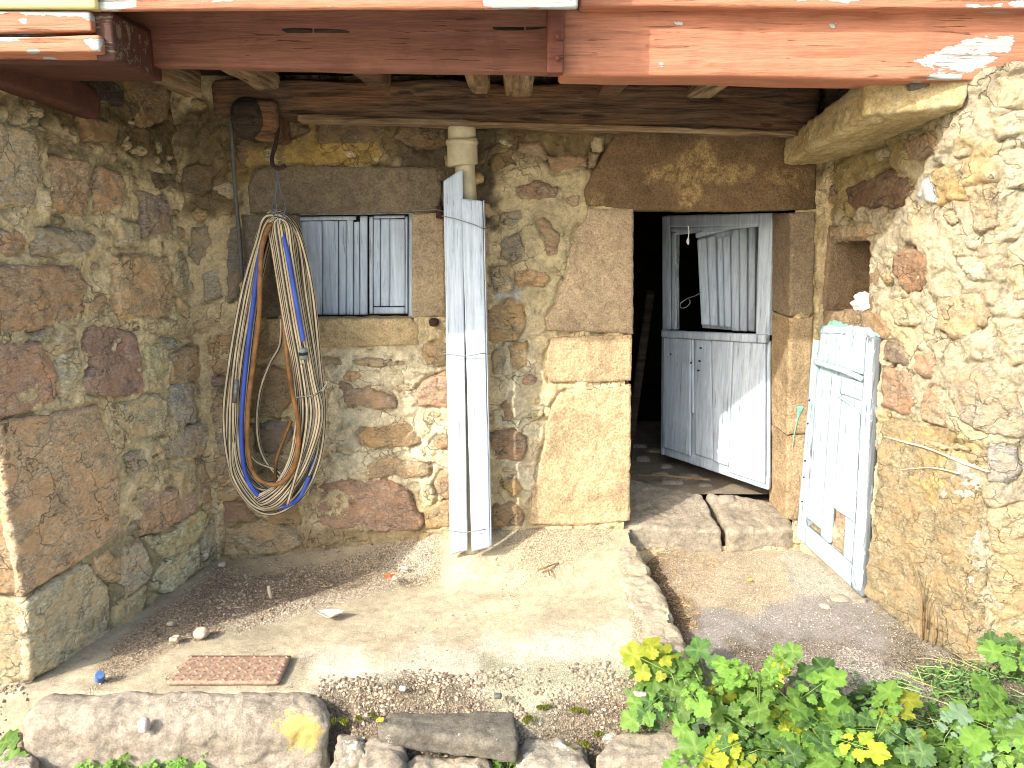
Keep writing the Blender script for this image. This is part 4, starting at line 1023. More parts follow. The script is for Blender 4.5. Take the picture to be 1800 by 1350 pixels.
# footing at base of right wall / door: cement apron with small stones
for i, (x, y, r) in enumerate([(1395, 1035, .045), (1440, 1045, .05), (1475, 1052, .055), (1510, 1055, .04), (1360, 1020, .03), (1325, 972, .035)]):
    p = atz(x, y, .02); block('flat_stone', boxc(p[0] - r, p[0] + r, p[1] - r * .5, p[1] + r * .5, -.04, .03), M['paleslab'], None, .012, .02, rocky(.01, 9, i), attrs=Z0)
    tag(bpy.data.objects[-1] if False else COL.objects[-1], (('flat stone in the path by the near-left corner of the small plank door', 'second flat stone from the doorstep in the row under the small plank door', 'third flat stone from the doorstep in the row under the small plank door', 'flat stone ending the row, by the outer corner of the plank door')[i] if i < 4 else ('thin chip of stone at the path edge left of the embedded row' if i == 4 else 'pale chip of stone in front of the right doorstep slab')), 'stone', 'flat stones along the path edge' if i < 4 else None)

# ------------------------------------------------------------------ interior
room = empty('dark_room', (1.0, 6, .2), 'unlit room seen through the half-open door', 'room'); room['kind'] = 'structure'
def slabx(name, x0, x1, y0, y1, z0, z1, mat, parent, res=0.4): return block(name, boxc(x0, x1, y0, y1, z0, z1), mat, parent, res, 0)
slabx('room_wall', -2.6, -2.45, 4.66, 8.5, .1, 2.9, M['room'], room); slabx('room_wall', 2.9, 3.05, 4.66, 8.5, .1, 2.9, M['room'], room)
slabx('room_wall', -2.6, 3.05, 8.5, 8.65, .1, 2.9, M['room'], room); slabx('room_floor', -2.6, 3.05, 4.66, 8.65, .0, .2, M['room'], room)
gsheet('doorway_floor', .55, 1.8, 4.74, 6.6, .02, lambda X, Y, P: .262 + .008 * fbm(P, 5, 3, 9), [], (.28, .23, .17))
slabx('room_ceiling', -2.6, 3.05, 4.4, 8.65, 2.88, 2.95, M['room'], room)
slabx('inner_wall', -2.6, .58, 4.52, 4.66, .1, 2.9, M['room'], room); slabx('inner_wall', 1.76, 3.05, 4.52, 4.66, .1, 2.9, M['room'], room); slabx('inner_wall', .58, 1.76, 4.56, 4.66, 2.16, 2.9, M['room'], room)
block('leaning_post', [[.80, 5.3, .3], [.98, 5.6, 1.5], [.80, 5.36, .3], [.98, 5.66, 1.5], [.86, 5.3, .3], [1.04, 5.6, 1.5], [.86, 5.36, .3], [1.04, 5.66, 1.5]], M['darkwood'], None, .04, .005)
tag(COL.objects[-1], 'dim wooden post leaning in the dark doorway', 'post')
tube('lath', [[.72, 4.95, .315], [1.0, 4.93, .325], [1.3, 4.82, .33]], .008, M['twig']); tag(COL.objects[-1], 'thin wooden lath lying on the floor inside the doorway', 'lath')

# ------------------------------------------------------------------ painted doors
class Quad:
    """bilinear patch; corners given TL, TR, BR, BL as 3D points; normal towards the camera"""
    def __init__(s, tl, tr, br, bl):
        s.c = [np.array(x, float) for x in (tl, tr, br, bl)]; n = np.cross(s.c[1] - s.c[0], s.c[3] - s.c[0]); n /= np.linalg.norm(n)
        if np.dot(n, CAM - s.c[0]) < 0: n = -n
        s.n = n
    def p(s, a, b, d=0.0):
        tl, tr, br, bl = s.c; return (tl * (1 - a) + tr * a) * (1 - b) + (bl * (1 - a) + br * a) * b + s.n * d     # b: 0 top, 1 bottom
    def box(s, a0, a1, b0, b1, d0, d1, a2=None, a3=None):
        a2 = a0 if a2 is None else a2; a3 = a1 if a3 is None else a3           # a2,a3: positions at the bottom
        out = []
        for i in (0, 1):
            for j in (1, 0):
                for d in (d0, d1): a = ((a0, a2), (a1, a3))[i][j]; b = (b0, b1)[j]; out.append(s.p(a, b, d))
        return out
def zeropeel(P, T): return np.zeros(len(P))
def peeledge(amt=0.35, j=1):
    def f(P, T):
        e = np.minimum(np.minimum(T[:, 0], 1 - T[:, 0]) * 0.8, np.minimum(T[:, j], 1 - T[:, j])); return amt * np.exp(-e / 0.03)
    return f
def plank(name, c8, mat, parent, res=0.012, rnd=0.003, amp=0.0015, peel=0.12, seed=0, crack=0.0, j=1):
    return block(name, c8, M[mat], parent, res, rnd, lambda P, T: amp * fbm(P * np.array([1, 1, .2]), 14, 3, seed) - crack * sm(ridge(P * np.array([1, 1, .12]), 11, 2, seed), .88, .97), attrs={'peel': peeledge(peel, j)})
# door leaf plane: hinged on the right jamb, swung inwards
hp = np.array([1.52, 4.60, 0]); dp = np.array([1.06, 5.30, 0]); nn = np.cross(dp - hp, [0, 0, 1]); nn /= np.linalg.norm(nn)
L_ = lambda x, y: atplane(x, y, hp, nn)
Q = Quad(L_(1169, 583), L_(1350, 591), L_(1349, 862), L_(1167, 800))
dr = empty('stable_door', Q.p(.5, 1), 'lower leaf of a pale blue plank door standing ajar with a split in its boards', 'door')
bk = -0.035
plank('board', Q.box(.0, .30, .045, .93, 0.002, .020, .0, .30), 'bluewhite', dr, crack=.002, seed=1)
plank('board', Q.box(.30, .315, .045, .60, -.01, .016, .30, .33), 'bluewhite', dr, seed=2)
plank('board', Q.box(.325, .49, .045, .91, -.004, .008, .335, .52), 'bluewhite', dr, crack=.001, seed=3)
plank('board', Q.box(.493, .70, .045, .92, -.004, .010, .523, .66), 'bluewhite', dr, crack=.003, seed=4)
plank('board', Q.box(.705, .985, .045, .96, -.004, .011, .665, .985), 'bluewhite', dr, crack=.001, seed=5)
plank('top_rail', Q.box(-.01, 1.0, -.012, .042, -.02, .030), 'bluewhite', dr, peel=.4, seed=6)
plank('bottom_rail', Q.box(.0, 1.0, .915, 1.0, -.03, -.006), 'bluewhite', dr, seed=7)
plank('backing', Q.box(.0, 1.0, .03, .99, -.036, -.012), 'bluewhite', dr, res=.04, seed=8)
plank('stile', Q.box(-.035, .0, -.02, 1.0, -.04, .004), 'bluewhite', dr, peel=.4, seed=9)
for a, b in ((.09, .17), (.505 - .2, .22), (.39, .20), (.38, .27), (.40, .105)):
    tube('nail_hole', [Q.p(a, b, .014), Q.p(a, b, .023)], .006, M['iron'], dr, 8)
# upper leaf: glazed frame, folded inner shutter behind
U = Quad(L_(1166, 379), L_(1352, 374), L_(1346, 590), L_(1167, 583))
ur = empty('upper_door_frame', U.p(.5, 1), 'bluish white open frame of the upper door leaf above the lower plank leaf', 'door frame')
plank('stile', U.box(-.02, .075, 0, .98, -.04, .0), 'bluewhite', ur, peel=.3, seed=11)
plank('stile', U.box(.09, .14, .14, .98, -.03, .006), 'bluewhite', ur, peel=.5, amp=.004, seed=12)
plank('stile', U.box(.915, 1.03, 0.0, 1.0, -.04, .004), 'bluewhite', ur, peel=.2, seed=13)
plank('top_rail', U.box(.07, .92, .0, .10, -.04, .002), 'bluewhite', ur, peel=.2, seed=14)
block('top_rail', [U.p(.07, .17, -.03), U.p(.07, .17, 0), U.p(.07, .10, -.03), U.p(.07, .10, 0), U.p(.92, .105, -.03), U.p(.92, .105, 0), U.p(.92, .09, -.03), U.p(.92, .09, 0)], M['bluewhite'], ur, .02, .002, attrs={'peel': zeropeel})
sh = empty('inner_shutter', U.p(.6, .9, -.1), 'pale grooved shutter folded behind the open upper door frame', 'shutter')
o3 = np.array([1.62, 4.78, 0]); n3 = np.array([-.35, -.93, 0]); n3 /= np.linalg.norm(n3)
S_ = lambda x, y: atplane(x, y, np.array([1.42, 5.0, 0]), n3)
W_ = Quad(S_(1226, 418), S_(1332, 392), S_(1330, 584), S_(1234, 577))
for i, (a0, a1, b0, b1, d) in enumerate([(.0, .16, .02, .955, .028), (.165, .31, .02, .96, .034), (.32, .42, .05, .97, .004), (.425, .55, .05, .97, .006), (.56, .70, .0, 1.0, .026), (.705, .84, .0, .995, .030), (.85, .97, .0, .99, .012)]):
    plank('board', W_.box(a0, a1, b0, b1, d - .02, d), 'bluewhite', sh, seed=20 + i)
plank('backing', W_.box(0, 1, -.01, 1.0, -.03, -.012), 'bluewhite', sh, res=.05, seed=30)
plank('top_rail', W_.box(-.02, .98, -.06, .0, -.01, .025), 'bluewhite', sh, seed=31)
lpz = [at(1232, 514, 5.0), at(1222, 520, 4.95), at(1212, 523, 4.9), at(1203, 528, 4.88), at(1196, 534, 4.88), at(1197, 541, 4.88), at(1206, 540, 4.88), at(1213, 532, 4.88), at(1211, 526, 4.88)]
tube('wire_loop', catmull(lpz, 4), .0028, M['wire'], None, 6); tag(COL.objects[-1], 'looped wire latch sticking out beside the folded shutter', 'wire')
tube('pull_cord', catmull([at(1209, 396, 4.62), at(1211, 405, 4.62), at(1210, 418, 4.62)], 4), .003, M['cloth'], None, 6); tag(COL.objects[-1], 'short white cord hanging under the door head', 'cord')
tube('knot', catmull([at(1210, 418, 4.62), at(1209, 424, 4.62), at(1210, 430, 4.62)], 3), [.004, .006, .008, .009, .008, .006, .003][:7], M['cloth'], COL.objects[-1], 6)

# ------------------------------------------------------------------ shuttered window
win = empty('shuttered_window', at(620, 556, 4.42), 'small window closed by two pale blue grooved board shutters', 'window')
A = lambda x, y, Y=4.40: at(x, y, Y)
WQ = Quad(A(512, 377), A(722, 374), A(722, 556), A(512, 556))
wa = lambda px: (px - 512) / 210.0
wbb = lambda py: (py - 376) / 180.0
for i, (x0, x1, y0, y1, d) in enumerate([(519, 566, 388, 553, .006), (567, 594.5, 388, 553, .007), (596, 608, 388, 553, .010), (609, 621, 386, 553, .007), (622.5, 632, 390, 553, .011), (633, 646, 380, 553, .009),
          (650, 656, 382, 551, .014), (657, 668.5, 386, 538, .008), (669.5, 685, 386, 538, .006), (686, 712, 386, 538, .008), (713, 717, 382, 551, .014), (657, 712, 539.5, 551, .013), (657, 712, 380, 385, .013)]):
    plank('board', WQ.box(wa(x0), wa(x1), wbb(y0), wbb(y1), d - .02, d), 'bluewhite', win, seed=40 + i, peel=.15)
plank('top_rail', WQ.box(wa(516), wa(626), wbb(380), wbb(387), -.01, .014), 'bluewhite', win, seed=60)
plank('frame', WQ.box(wa(500), wa(730), wbb(370), wbb(378), -.05, .0), 'bluewhite', win, seed=61)
plank('frame', WQ.box(wa(718), wa(728), wbb(370), wbb(558), -.05, .0), 'bluewhite', win, seed=62)
plank('frame', WQ.box(wa(500), wa(519), wbb(370), wbb(558), -.05, .0), 'bluewhite', win, seed=63)
plank('backing', WQ.box(wa(505), wa(725), wbb(372), wbb(560), -.04, -.024), 'darkwood', win, res=.06, seed=64)  # shade in the gaps between boards is put into this dark backing

# ------------------------------------------------------------------ small plank door set in the right wall
g = (0.4, 1.0)
def RP3(x, y, d=0.0): s, t = RW.inv([(x, y)], g)[0]; return RW.P(s, t) + RW.N(s, t) * d
D = Quad(RP3(1437, 585, .03), RP3(1553, 592, .03), RP3(1526, 1050, .03), RP3(1409, 944, .03))
pd = empty('plank_door', D.p(.5, 1), 'small weathered white plank door with an arched top and a broken hole near its foot', 'door')
plank('stile', D.box(.03, .12, .03, .995, -.03, .010, .0, .13), 'whitewood', pd, peel=.3, amp=.003, seed=70)
plank('stile', D.box(.86, .985, .0, .995, -.03, .012, .84, 1.0), 'whitewood', pd, peel=.6, amp=.003, seed=71)
plank('board', D.box(.125, .37, .17, .865, -.02, .004, .135, .36), 'whitewood', pd, crack=.0, seed=72)
plank('board', D.box(.375, .535, .17, .895, -.02, .007, .365, .50), 'whitewood', pd, seed=73)
plank('board', D.box(.54, .855, .17, .73, -.02, .005, .51, .84), 'whitewood', pd, peel=.3, seed=74)
plank('board', D.box(.70, .84, .73, .90, -.02, .005, .70, .835), 'whitewood', pd, peel=.3, seed=75)
plank('bottom_rail', D.box(.13, .84, .905, .995, -.02, .009), 'whitewood', pd, seed=76)
plank('patch_board', D.box(.535, .855, .17, .24, .0, .012), 'whitewood', pd, amp=.004, peel=.3, seed=77)
# weathered head with fissures
def headgeo():
    def dsp(P, T): return 0.006 * fbm(P, 12, 4, 5) - 0.012 * sm(ridge(P, 16, 3, 6), .78, .92)
    c = [D.p(.12, .125, -.03), D.p(.12, .125, .012), D.p(.14, .0, -.03), D.p(.14, .0, .008), D.p(.87, .145, -.03), D.p(.87, .145, .012), D.p(.86, -.005, -.03), D.p(.86, -.005, .008)]
    return block('weathered_head', c, M['whitewood'], pd, .008, .012, dsp, attrs={'peel': peeledge(.1)})
headgeo()
W1 = [D.p(a, b, .016) for a, b in ((.13, .128), (.35, .135), (.6, .142), (.86, .158))]
tube('cross_bar', catmull(W1, 6), .016, M['whitewood'], pd, 10)
plank('recessed_board', D.box(.125, .86, .13, .20, -.03, -.012), 'whitewood', pd, seed=78)
plank('arch_cap', D.box(.16, .84, -.035, .0, -.03, .0, .10, .93), 'whitewood', pd, amp=.010, seed=79)
block('rusty_patch', D.box(.51, .70, .735, .90, -.03, -.016), M['rustplate'], pd, .012, .002, rocky(.003, 25, 3))
for b0 in (.31, .42, .60, .68, .80): tube('nail', [D.p(.06, b0, .008), D.p(.06, b0 + .002, .016)], .005, M['iron'], pd, 6)
for pts in ([(.55, .25), (.70, .262), (.84, .29), (.86, .31)],): tube('hasp', catmull([D.p(a, b, .022) for a, b in pts], 5), .006, M['whitewood'], pd, 6)
# mint paint smear over the arch and a drip on the jamb
strip('mint_smear', RW, [(1448, 577), (1470, 572), (1500, 580), (1540, 586), (1552, 592)], [.012, .028, .02, .01, .004], M['mint'], rwall, 0.020, g)
tearr = BW.inv([(1405, 712), (1403, 722), (1398, 745), (1394, 765), (1391, 785)], (3.9, 1.0))
def tear():
    V = []; F = []; wd = [.010, .022, .006, .004, .002]; wd = [.004] + wd[1:]
    pts = np.array(catmull([(a, b, 0) for a, b in tearr], 6)); ww = np.interp(np.linspace(0, 1, len(pts)), [0, .08, .2, .4, 1], [.006, .022, .016, .004, .0015])
    for k, p in enumerate(pts):
        for sg in (-1, 0, 1): V.append([p[0] - 2.3 + sg * ww[k], 4.3 - .017 - (.003 if sg == 0 else 0), p[1]])
    for k in range(len(pts) - 1):
        for j in (0, 1): F.append([k * 3 + j, k * 3 + j + 1, k * 3 + j + 4, k * 3 + j + 3])
    mk('mint_drip', V, F, M['mint'], bwall)
tear()

# ------------------------------------------------------------------ timber overhead
def ybox(px0, px1, py0, py1, Y, thick, py0b=None, py1b=None):
    """box whose front face covers the pixel rectangle at depth Y (py0 top, py1 bottom at px0; *b at px1)"""
    py0b = py0 if py0b is None else py0b; py1b = py1 if py1b is None else py1b
    out = []
    for px, a, b_ in ((px0, py0, py1), (px1, py0b, py1b)):
        T_ = at(px, a, Y); B_ = at(px, b_, Y); X = (T_[0] + B_[0]) / 2
        for yy in (0, 1):
            for q in (B_, T_): out.append([X, Y + yy * thick, q[2]])
    return out
def peelmap(wallY, spots):
    def f(P, T):
        s = np.zeros(len(P)); n = fbm(P * np.array([.35, 1, 1]), 18, 4, 77)
        for poly, k in spots:
            q = np.array([[at(a, b, wallY)[0], at(a, b, wallY)[2]] for a, b in poly]); sd = polysd(P[:, 0], P[:, 2], [tuple(x) for x in q])
            s = np.maximum(s, k * sm(sd + .02 * n, -.012, .012))
        return s
    return f
YB = 3.20
o = block('recess_board', ybox(196, 1000, 10, 114, 3.36, .10, 4, 128), M['shaded_red'], None, .012, .01, woody(.004, 0, 2, .0), attrs={'peel': zeropeel}, maxn=300)  # brownish red, darkened further with the recess shade put into the paint colour
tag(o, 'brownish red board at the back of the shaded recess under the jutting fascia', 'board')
o = block('timber_beam', ybox(988, 1990, 14, 131, YB, .22, 10, 146), M['orange'], None, 0.010, 0.012,
          lambda P, T: woody(.004, 0, 3, .012)(P, T), attrs={'peel': peelmap(YB, [([(1640, 88), (1680, 70), (1730, 62), (1782, 62), (1776, 98), (1740, 112), (1700, 128), (1650, 118), (1600, 108)], .62), ([(1455, 42), (1472, 40), (1470, 54), (1456, 54)], .9), ([(1188, 40), (1200, 38), (1198, 46), (1186, 46)], .7), ([(1155, 105), (1168, 108), (1166, 118), (1156, 116)], .8), ([(1640, 125), (1700, 130), (1690, 140), (1620, 140)], .6)])}, maxn=460)
tag(o, 'long orange-red painted beam with flaking paint spanning above the porch', 'beam')
YO = 2.95
o = block('fascia_board', ybox(160, 1018, -230, 19, YO, .03, -230, 13), M['orange'], None, 0.010, 0.006, woody(.003, 0, 5, .008),
          attrs={'peel': peelmap(YO, [([(155, -20), (240, -20), (236, 8), (200, 14), (158, 22)], .8), ([(845, -20), (1030, -20), (1030, 18), (850, 16)], .9), ([(340, -10), (420, -10), (420, 5), (345, 5)], .4)])}, maxn=300)
tag(o, 'orange board with bare white ends jutting out over the dark recess', 'board')
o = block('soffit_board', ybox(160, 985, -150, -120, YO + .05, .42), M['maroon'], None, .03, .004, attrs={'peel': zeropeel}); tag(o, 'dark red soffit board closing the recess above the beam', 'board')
o = block('fascia_board', ybox(1020, 1990, -40, 11, 3.13, .10, -40, 17), M['orange'], None, 0.010, 0.008, woody(.004, 0, 6, .01),
          attrs={'peel': peelmap(3.13, [([(1390, -20), (1540, -20), (1530, 4), (1400, 4)], .7), ([(1690, 6), (1800, 4), (1990, 8), (1990, 14), (1700, 14)], .8)])}, maxn=300)
tag(o, 'orange board lying along the top of the sunlit half of the beam', 'board')
o = block('fascia_board', ybox(-520, 157, -230, 15, YO - .02, .10), M['yellow'], None, 0.012, 0.004, woody(.002, 0, 7, .004), attrs={'peel': zeropeel}); tag(o, 'cream yellow board at the top left corner', 'board')
o = block('fascia_board', ybox(-220, 160, 19, 60, YO - .01, .12, 18, 56), M['orange'], None, 0.010, 0.006, woody(.004, 0, 8, .01), attrs={'peel': peelmap(YO, [([(-20, 16), (160, 14), (160, 40), (140, 30), (60, 24), (-20, 26)], .75), ([(34, 34), (48, 34), (48, 44), (34, 44)], .9), ([(-30, 60), (180, 56), (180, 64), (-30, 64)], .9)])}); tag(o, 'orange board with a strip of bare white wood along its top, below the yellow board', 'board')
o = block('fascia_board', ybox(-220, 176, 64, 95, YO - .01, .13, 63, 92), M['orange'], None, 0.010, 0.006, woody(.004, 0, 9, .01), attrs={'peel': peelmap(YO, [([(-30, 62), (90, 61), (80, 70), (-30, 70)], .9), ([(155, 70), (180, 68), (180, 94), (165, 90)], .7), ([(50, 86), (70, 86), (70, 92), (50, 92)], .8)])}); tag(o, 'lowest orange board of the stack at the upper left corner', 'board')
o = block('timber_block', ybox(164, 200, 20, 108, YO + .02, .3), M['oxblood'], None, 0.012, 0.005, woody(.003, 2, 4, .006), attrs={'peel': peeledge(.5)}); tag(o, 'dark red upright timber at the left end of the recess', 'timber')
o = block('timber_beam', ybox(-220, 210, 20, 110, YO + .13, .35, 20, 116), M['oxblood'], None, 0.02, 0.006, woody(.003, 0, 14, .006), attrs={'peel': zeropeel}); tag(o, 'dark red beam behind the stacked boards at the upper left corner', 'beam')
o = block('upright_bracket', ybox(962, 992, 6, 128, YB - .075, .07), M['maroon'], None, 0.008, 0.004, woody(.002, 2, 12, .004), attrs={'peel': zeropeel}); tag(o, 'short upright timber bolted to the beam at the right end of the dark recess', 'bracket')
for y in (64, 102): tube('bolt', [at(980, y, YB - .09), at(980, y, YB - .072)], .010, M['maroon'], o, 8)
# weathered lintel over the inner wall
YL = 4.10
def sag(P, T): return woody(.008, 0, 21, .022)(P, T) + .012 * perlin(P, 3, 4)
o = block('lintel_beam', ybox(372, 1440, 138, 200, YL, .26, 146, 240), M['oldwood'], None, 0.012, 0.03, sag, maxn=320)
tag(o, 'long cracked brown timber lintel resting on the rubble wall', 'beam')
o = block('timber_ledge', ybox(520, 1400, 200, 212, YL - .012, .10, 228, 240), M['ledgewood'], None, 0.012, 0.012, sag, maxn=300); tag(o, 'split lower lip of timber along the underside of the lintel', 'timber')
# joists
def joist(pxf, w_, z0=2.63, z1=2.73, Yn=3.40, Yf=4.05, m='joist', dx=0.0):
    xf = at(pxf, 170, Yf)[0]
    c8 = [[xf + dx * (1 - yy) + sx * w_, Yn + (Yf - Yn) * yy, (z0, z1)[zz] ] for sx in (0, 1) for yy in (0, 1) for zz in (0, 1)]
    return block('joist', c8, M[m], None, 0.018, 0.02, woody(.006, 1, int(pxf), .01))
for px, w_, lb, m, z0 in ((322, .10, 'pale joist end left of the dark log, leftmost under the beam', 'joist', 2.60), (452, .12, 'short yellowish joist end just right of the dark log', 'joist', 2.635), (648, .12, 'reddish joist end midway between the log and the downpipe', 'oldwood', 2.635), (826, .10, 'pale joist end directly above the downpipe', 'joist', 2.615),
                     (886, .14, 'broad split joist end just right of the downpipe', 'joist', 2.60), (1047, .12, 'reddish joist end above the left door jamb', 'oldwood', 2.60), (1205, .13, 'pale grainy joist end above the door lintel', 'joist', 2.59), (1380, .10, 'dark joist near the stone corbel', 'darkwood', 2.62)):
    tag(joist(px, w_, z0, m=m), lb, 'joist', 'joist ends under the porch ceiling')
# ceiling planks and the floor above (keeps the sky out)
ce = empty('porch_ceiling', (0, 3.8, 2.76), 'near-black plank ceiling above the joists', 'ceiling'); ce['kind'] = 'structure'
x = -3.2
while x < 3.2:
    w_ = random.uniform(.14, .2); block('plank', boxc(x, x + w_ - .006, 3.36, 4.75, 2.745 + random.uniform(0, .004), 2.77), M['darkwood'], ce, .1, .002); x += w_
block('upper_floor', boxc(-3.4, 3.4, 3.10, 9.0, 2.96, 3.1), M['darkwood'], ce, .5, 0)
up = empty('upper_wall', (0, 3.3, 3.1), 'pale upper storey wall of the house above the balcony', 'wall'); up['kind'] = 'structure'
block('wall_face', boxc(-3.4, 3.4, 3.45, 3.7, 3.1, 5.6), M['dressed'], up, .3, 0, color=(.5, .42, .3))
# corbel slab on the right
cb = [None] * 8
bl = {'bl': at(1376, 292, 4.28), 'fl': at(1521, 204, 3.34), 'fr': at(1700, 186, 3.22)}
brr = np.array([1.86, 4.28, bl['bl'][2] + .03]); th = .15
pts = {(0, 1): bl['bl'], (0, 0): bl['fl'], (1, 0): bl['fr'], (1, 1): brr}
c8 = []
for sx in (0, 1):
    for yy in (0, 1):
        p = pts[(sx, yy)]
        for zz in (0, 1): c8.append([p[0], p[1], p[2] + zz * th])
o = block('corbel_slab', c8, M['corbel'], None, 0.010, 0.02, rocky(.016, 6, 41), attrs=Z0); tag(o, 'thick ochre stone slab jutting from the top of the pale wall under the beam', 'stone slab')
o = block('packing_stone', ybox(1600, 1700, 132, 160, 3.27, .12), M['darkslab'], None, .012, .02, rocky(.012, 7, 44), attrs=Z0); tag(o, 'grey weathered wedge between the beam and the corbel slab', 'stone')
# left bracket: timber end lying along the shaded wall
def LP3(x, y, d): s, t = LW.inv([(x, y)], (.8, 2.2))[0]; return LW.P(s, t) + LW.N(s, t) * d
c8 = []
for (tx, ty), (bx, by) in (((-80, 60), (-80, 132)), ((157, 150), (157, 213))):
    for d in (-.02, .075): c8 += [LP3(bx, by, d), LP3(tx, ty, d)]
o = block('timber_bracket', c8, M['oxblood'], None, .012, .03, lambda P, T: .004 * fbm(P, 9, 3, 2) - .02 * sm(T[:, 0], .75, 1) * sm(T[:, 2], .5, 1), attrs={'peel': zeropeel})
tag(o, 'dark red timber bracket with a rounded end lying against the shaded wall', 'bracket')
# log end
lg = empty('log_end', at(428, 245, 4.1), 'blackened sawn log end poking out of the wall above the hoses', 'log')
c8 = ybox(398, 460, 166, 243, 4.02, .3); block('end_grain', [[a[0], a[1], a[2]] for a in c8], M['darkwood'], lg, .012, .085, rocky(.004, 14, 3))
c8 = ybox(440, 486, 172, 247, 4.06, .28); block('side_bark', c8, M['oldwood'], lg, .012, .03, rocky(.006, 9, 4))

# ------------------------------------------------------------------ downpipe and its board casing
YP = 4.15
px3 = lambda x, y, Y=YP: at(x, y, Y)
dpipe = empty('downpipe', px3(825, 965), 'cream plastic downpipe coming out from under the lintel behind two pale boards', 'pipe')
tube('pipe', catmull([px3(813, 212, 4.17), px3(817, 290, 4.17), px3(824, 420, 4.17), px3(828, 700, 4.17), px3(829, 985, 4.17)], 8), .053 * .98, M['pvc'], dpipe, 24)
tube('collar', catmull([px3(812, 250, 4.17), px3(812.5, 255, 4.17), px3(813, 285, 4.17), px3(813.5, 292, 4.17)], 4), [.075, .080, .082, .080] + [.079] * 7 + [.068, .056], M['pvc'], dpipe, 28)
tube('collar_rim', [px3(812, 246, 4.17), px3(812, 251, 4.17), px3(812, 255, 4.17)], [.080, .086, .080], M['pvc'], dpipe, 28)
tube('upper_sleeve', [px3(811, 205, 4.17), px3(812, 248, 4.17)], .072, M['pvc'], dpipe, 28)
def longboard(tl, tr, br, bl, Y, th, seed, label, Yb=None):
    Yb = Yb or Y
    P_ = [at(*tl, Y), at(*tr, Y), at(*br, Yb), at(*bl, Yb)]
    c8 = []
    for top, bot in ((P_[0], P_[3]), (P_[1], P_[2])):
        for dy in (0, th):
            for q in (bot, top): c8.append([q[0], q[1] + dy, q[2]])
    o = plank('casing_board', c8, 'bluewhite', None, res=.009, rnd=.003, amp=.003, peel=.25, seed=seed, crack=.002, j=2)
    return tag(o, label, 'board', 'boards tied round the downpipe') if label else o
longboard((779, 318), (813, 296), (822, 968), (791, 976), 4.075, .022, 90, 'left pale blue board of the downpipe casing with a slanted top')
longboard((811, 349), (848, 353), (862, 962), (829, 970), 4.055, .022, 91, 'right pale blue board of the downpipe casing leaning to the right at its foot')
tag(longboard((849, 352), (851, 352), (864, 960), (862, 962), 4.06, .10, 92, None), 'narrow side board closing the right flank of the downpipe casing', 'board', 'boards tied round the downpipe')
def wireband(y0, y1, y2, ex=0):
    pts = [at(777, y0, 4.10), at(779, y0, 4.06), at(800, (y0 + y1) / 2, 4.045), at(815, y1, 4.04), at(835, (y1 + y2) / 2, 4.03), at(850, y2, 4.04), at(858 + ex, y2, 4.12)]
    tube('tie_wire', catmull(pts, 5), .0026, M['wire'], None, 6); tag(COL.objects[-1], {380: 'topmost wire tied round the pipe casing boards', 622: 'middle wire tied round the pipe casing boards', 932: 'lowest wire tied round the foot of the casing boards'}[y0], 'wire', 'wires tying the casing boards')
wireband(380, 389, 402); wireband(622, 626, 621, 3); wireband(932, 936, 931, 0)
tube('thin_wire', catmull([at(722, 369, 4.27), at(745, 370, 4.25), at(765, 368, 4.2), at(780, 372, 4.12)], 5), .002, M['wire']); tag(COL.objects[-1], 'thin wire running from the window lintel to the casing', 'wire')
block('iron_bolt', ybox(754, 770, 561, 574, 4.24, .06), M['iron'], None, .008, .014, rocky(.004, 20, 2)); tag(COL.objects[-1], 'rusty square bolt head below the right corner of the window', 'bolt')
block('iron_stub', ybox(766, 777, 362, 384, 4.22, .08), M['iron'], None, .01, .006, rocky(.004, 20, 4)); tag(COL.objects[-1], 'rusty iron stub in the wall beside the top of the casing', 'bolt')

# conduit, hook, string
tube('conduit', catmull([at(405, 200, 4.24), at(408, 250, 4.24), at(414, 340, 4.24), at(421, 420, 4.24), at(426, 495, 4.24)], 6), .0115, M['conduit'], None, 10); tag(COL.objects[-1], 'thin grey conduit running down the wall from the blackened log', 'pipe')
tube('iron_hook', catmull([at(489, 220, 4.12), at(488, 232, 4.08), at(484, 255, 4.03), at(478, 278, 3.99), at(481, 292, 3.96), at(491, 296, 3.94), at(500, 292, 3.92)], 6), .0105, M['iron'], None, 10); tag(COL.objects[-1], 'black iron hook curving from the log above the hoses', 'hook')
st = empty('blue_string', at(490, 380, 4.0), 'faded blue string hanging from the hook down to the hoses', 'string')
for a in ([(486, 296), (487, 320), (484, 345), (488, 375), (490, 392)], [(487, 298), (492, 330), (499, 350), (501, 370), (492, 395)], [(484, 345), (478, 360), (482, 385)]):
    tube('strand', catmull([at(x, y, 3.97) for x, y in a], 5), .0020, M['string'], st, 5)

# ------------------------------------------------------------------ hoses
OUT = [(489, 381), (512, 392), (532, 430), (545, 520), (560, 640), (569, 720), (561, 800), (528, 868), (482, 896), (442, 884), (407, 830), (398, 740), (406, 640), (430, 520), (452, 425), (470, 388)]
INN = [(486, 388), (494, 410), (501, 450), (512, 540), (532, 650), (542, 730), (532, 790), (508, 832), (480, 848), (452, 842), (428, 806), (424, 735), (432, 650), (446, 540), (462, 440), (476, 398)]
def loop(a, jx, jy, Y, seed):
    rr = random.Random(seed); P = []
    for (x0, y0), (x1, y1) in zip(OUT, INN):
        x = x0 + (x1 - x0) * a + jx + rr.uniform(-3, 3); y = y0 + (y1 - y0) * a + jy + rr.uniform(-4, 4)
        P.append(at(x, y, Y + rr.uniform(-.012, .012)))
    return catmull(P, 9, True)
hose = empty('garden_hose', at(484, 896, 4.1), 'beige black-striped hose hung in many long loops from the iron hook', 'hose')
hr = random.Random(5)
lps = []
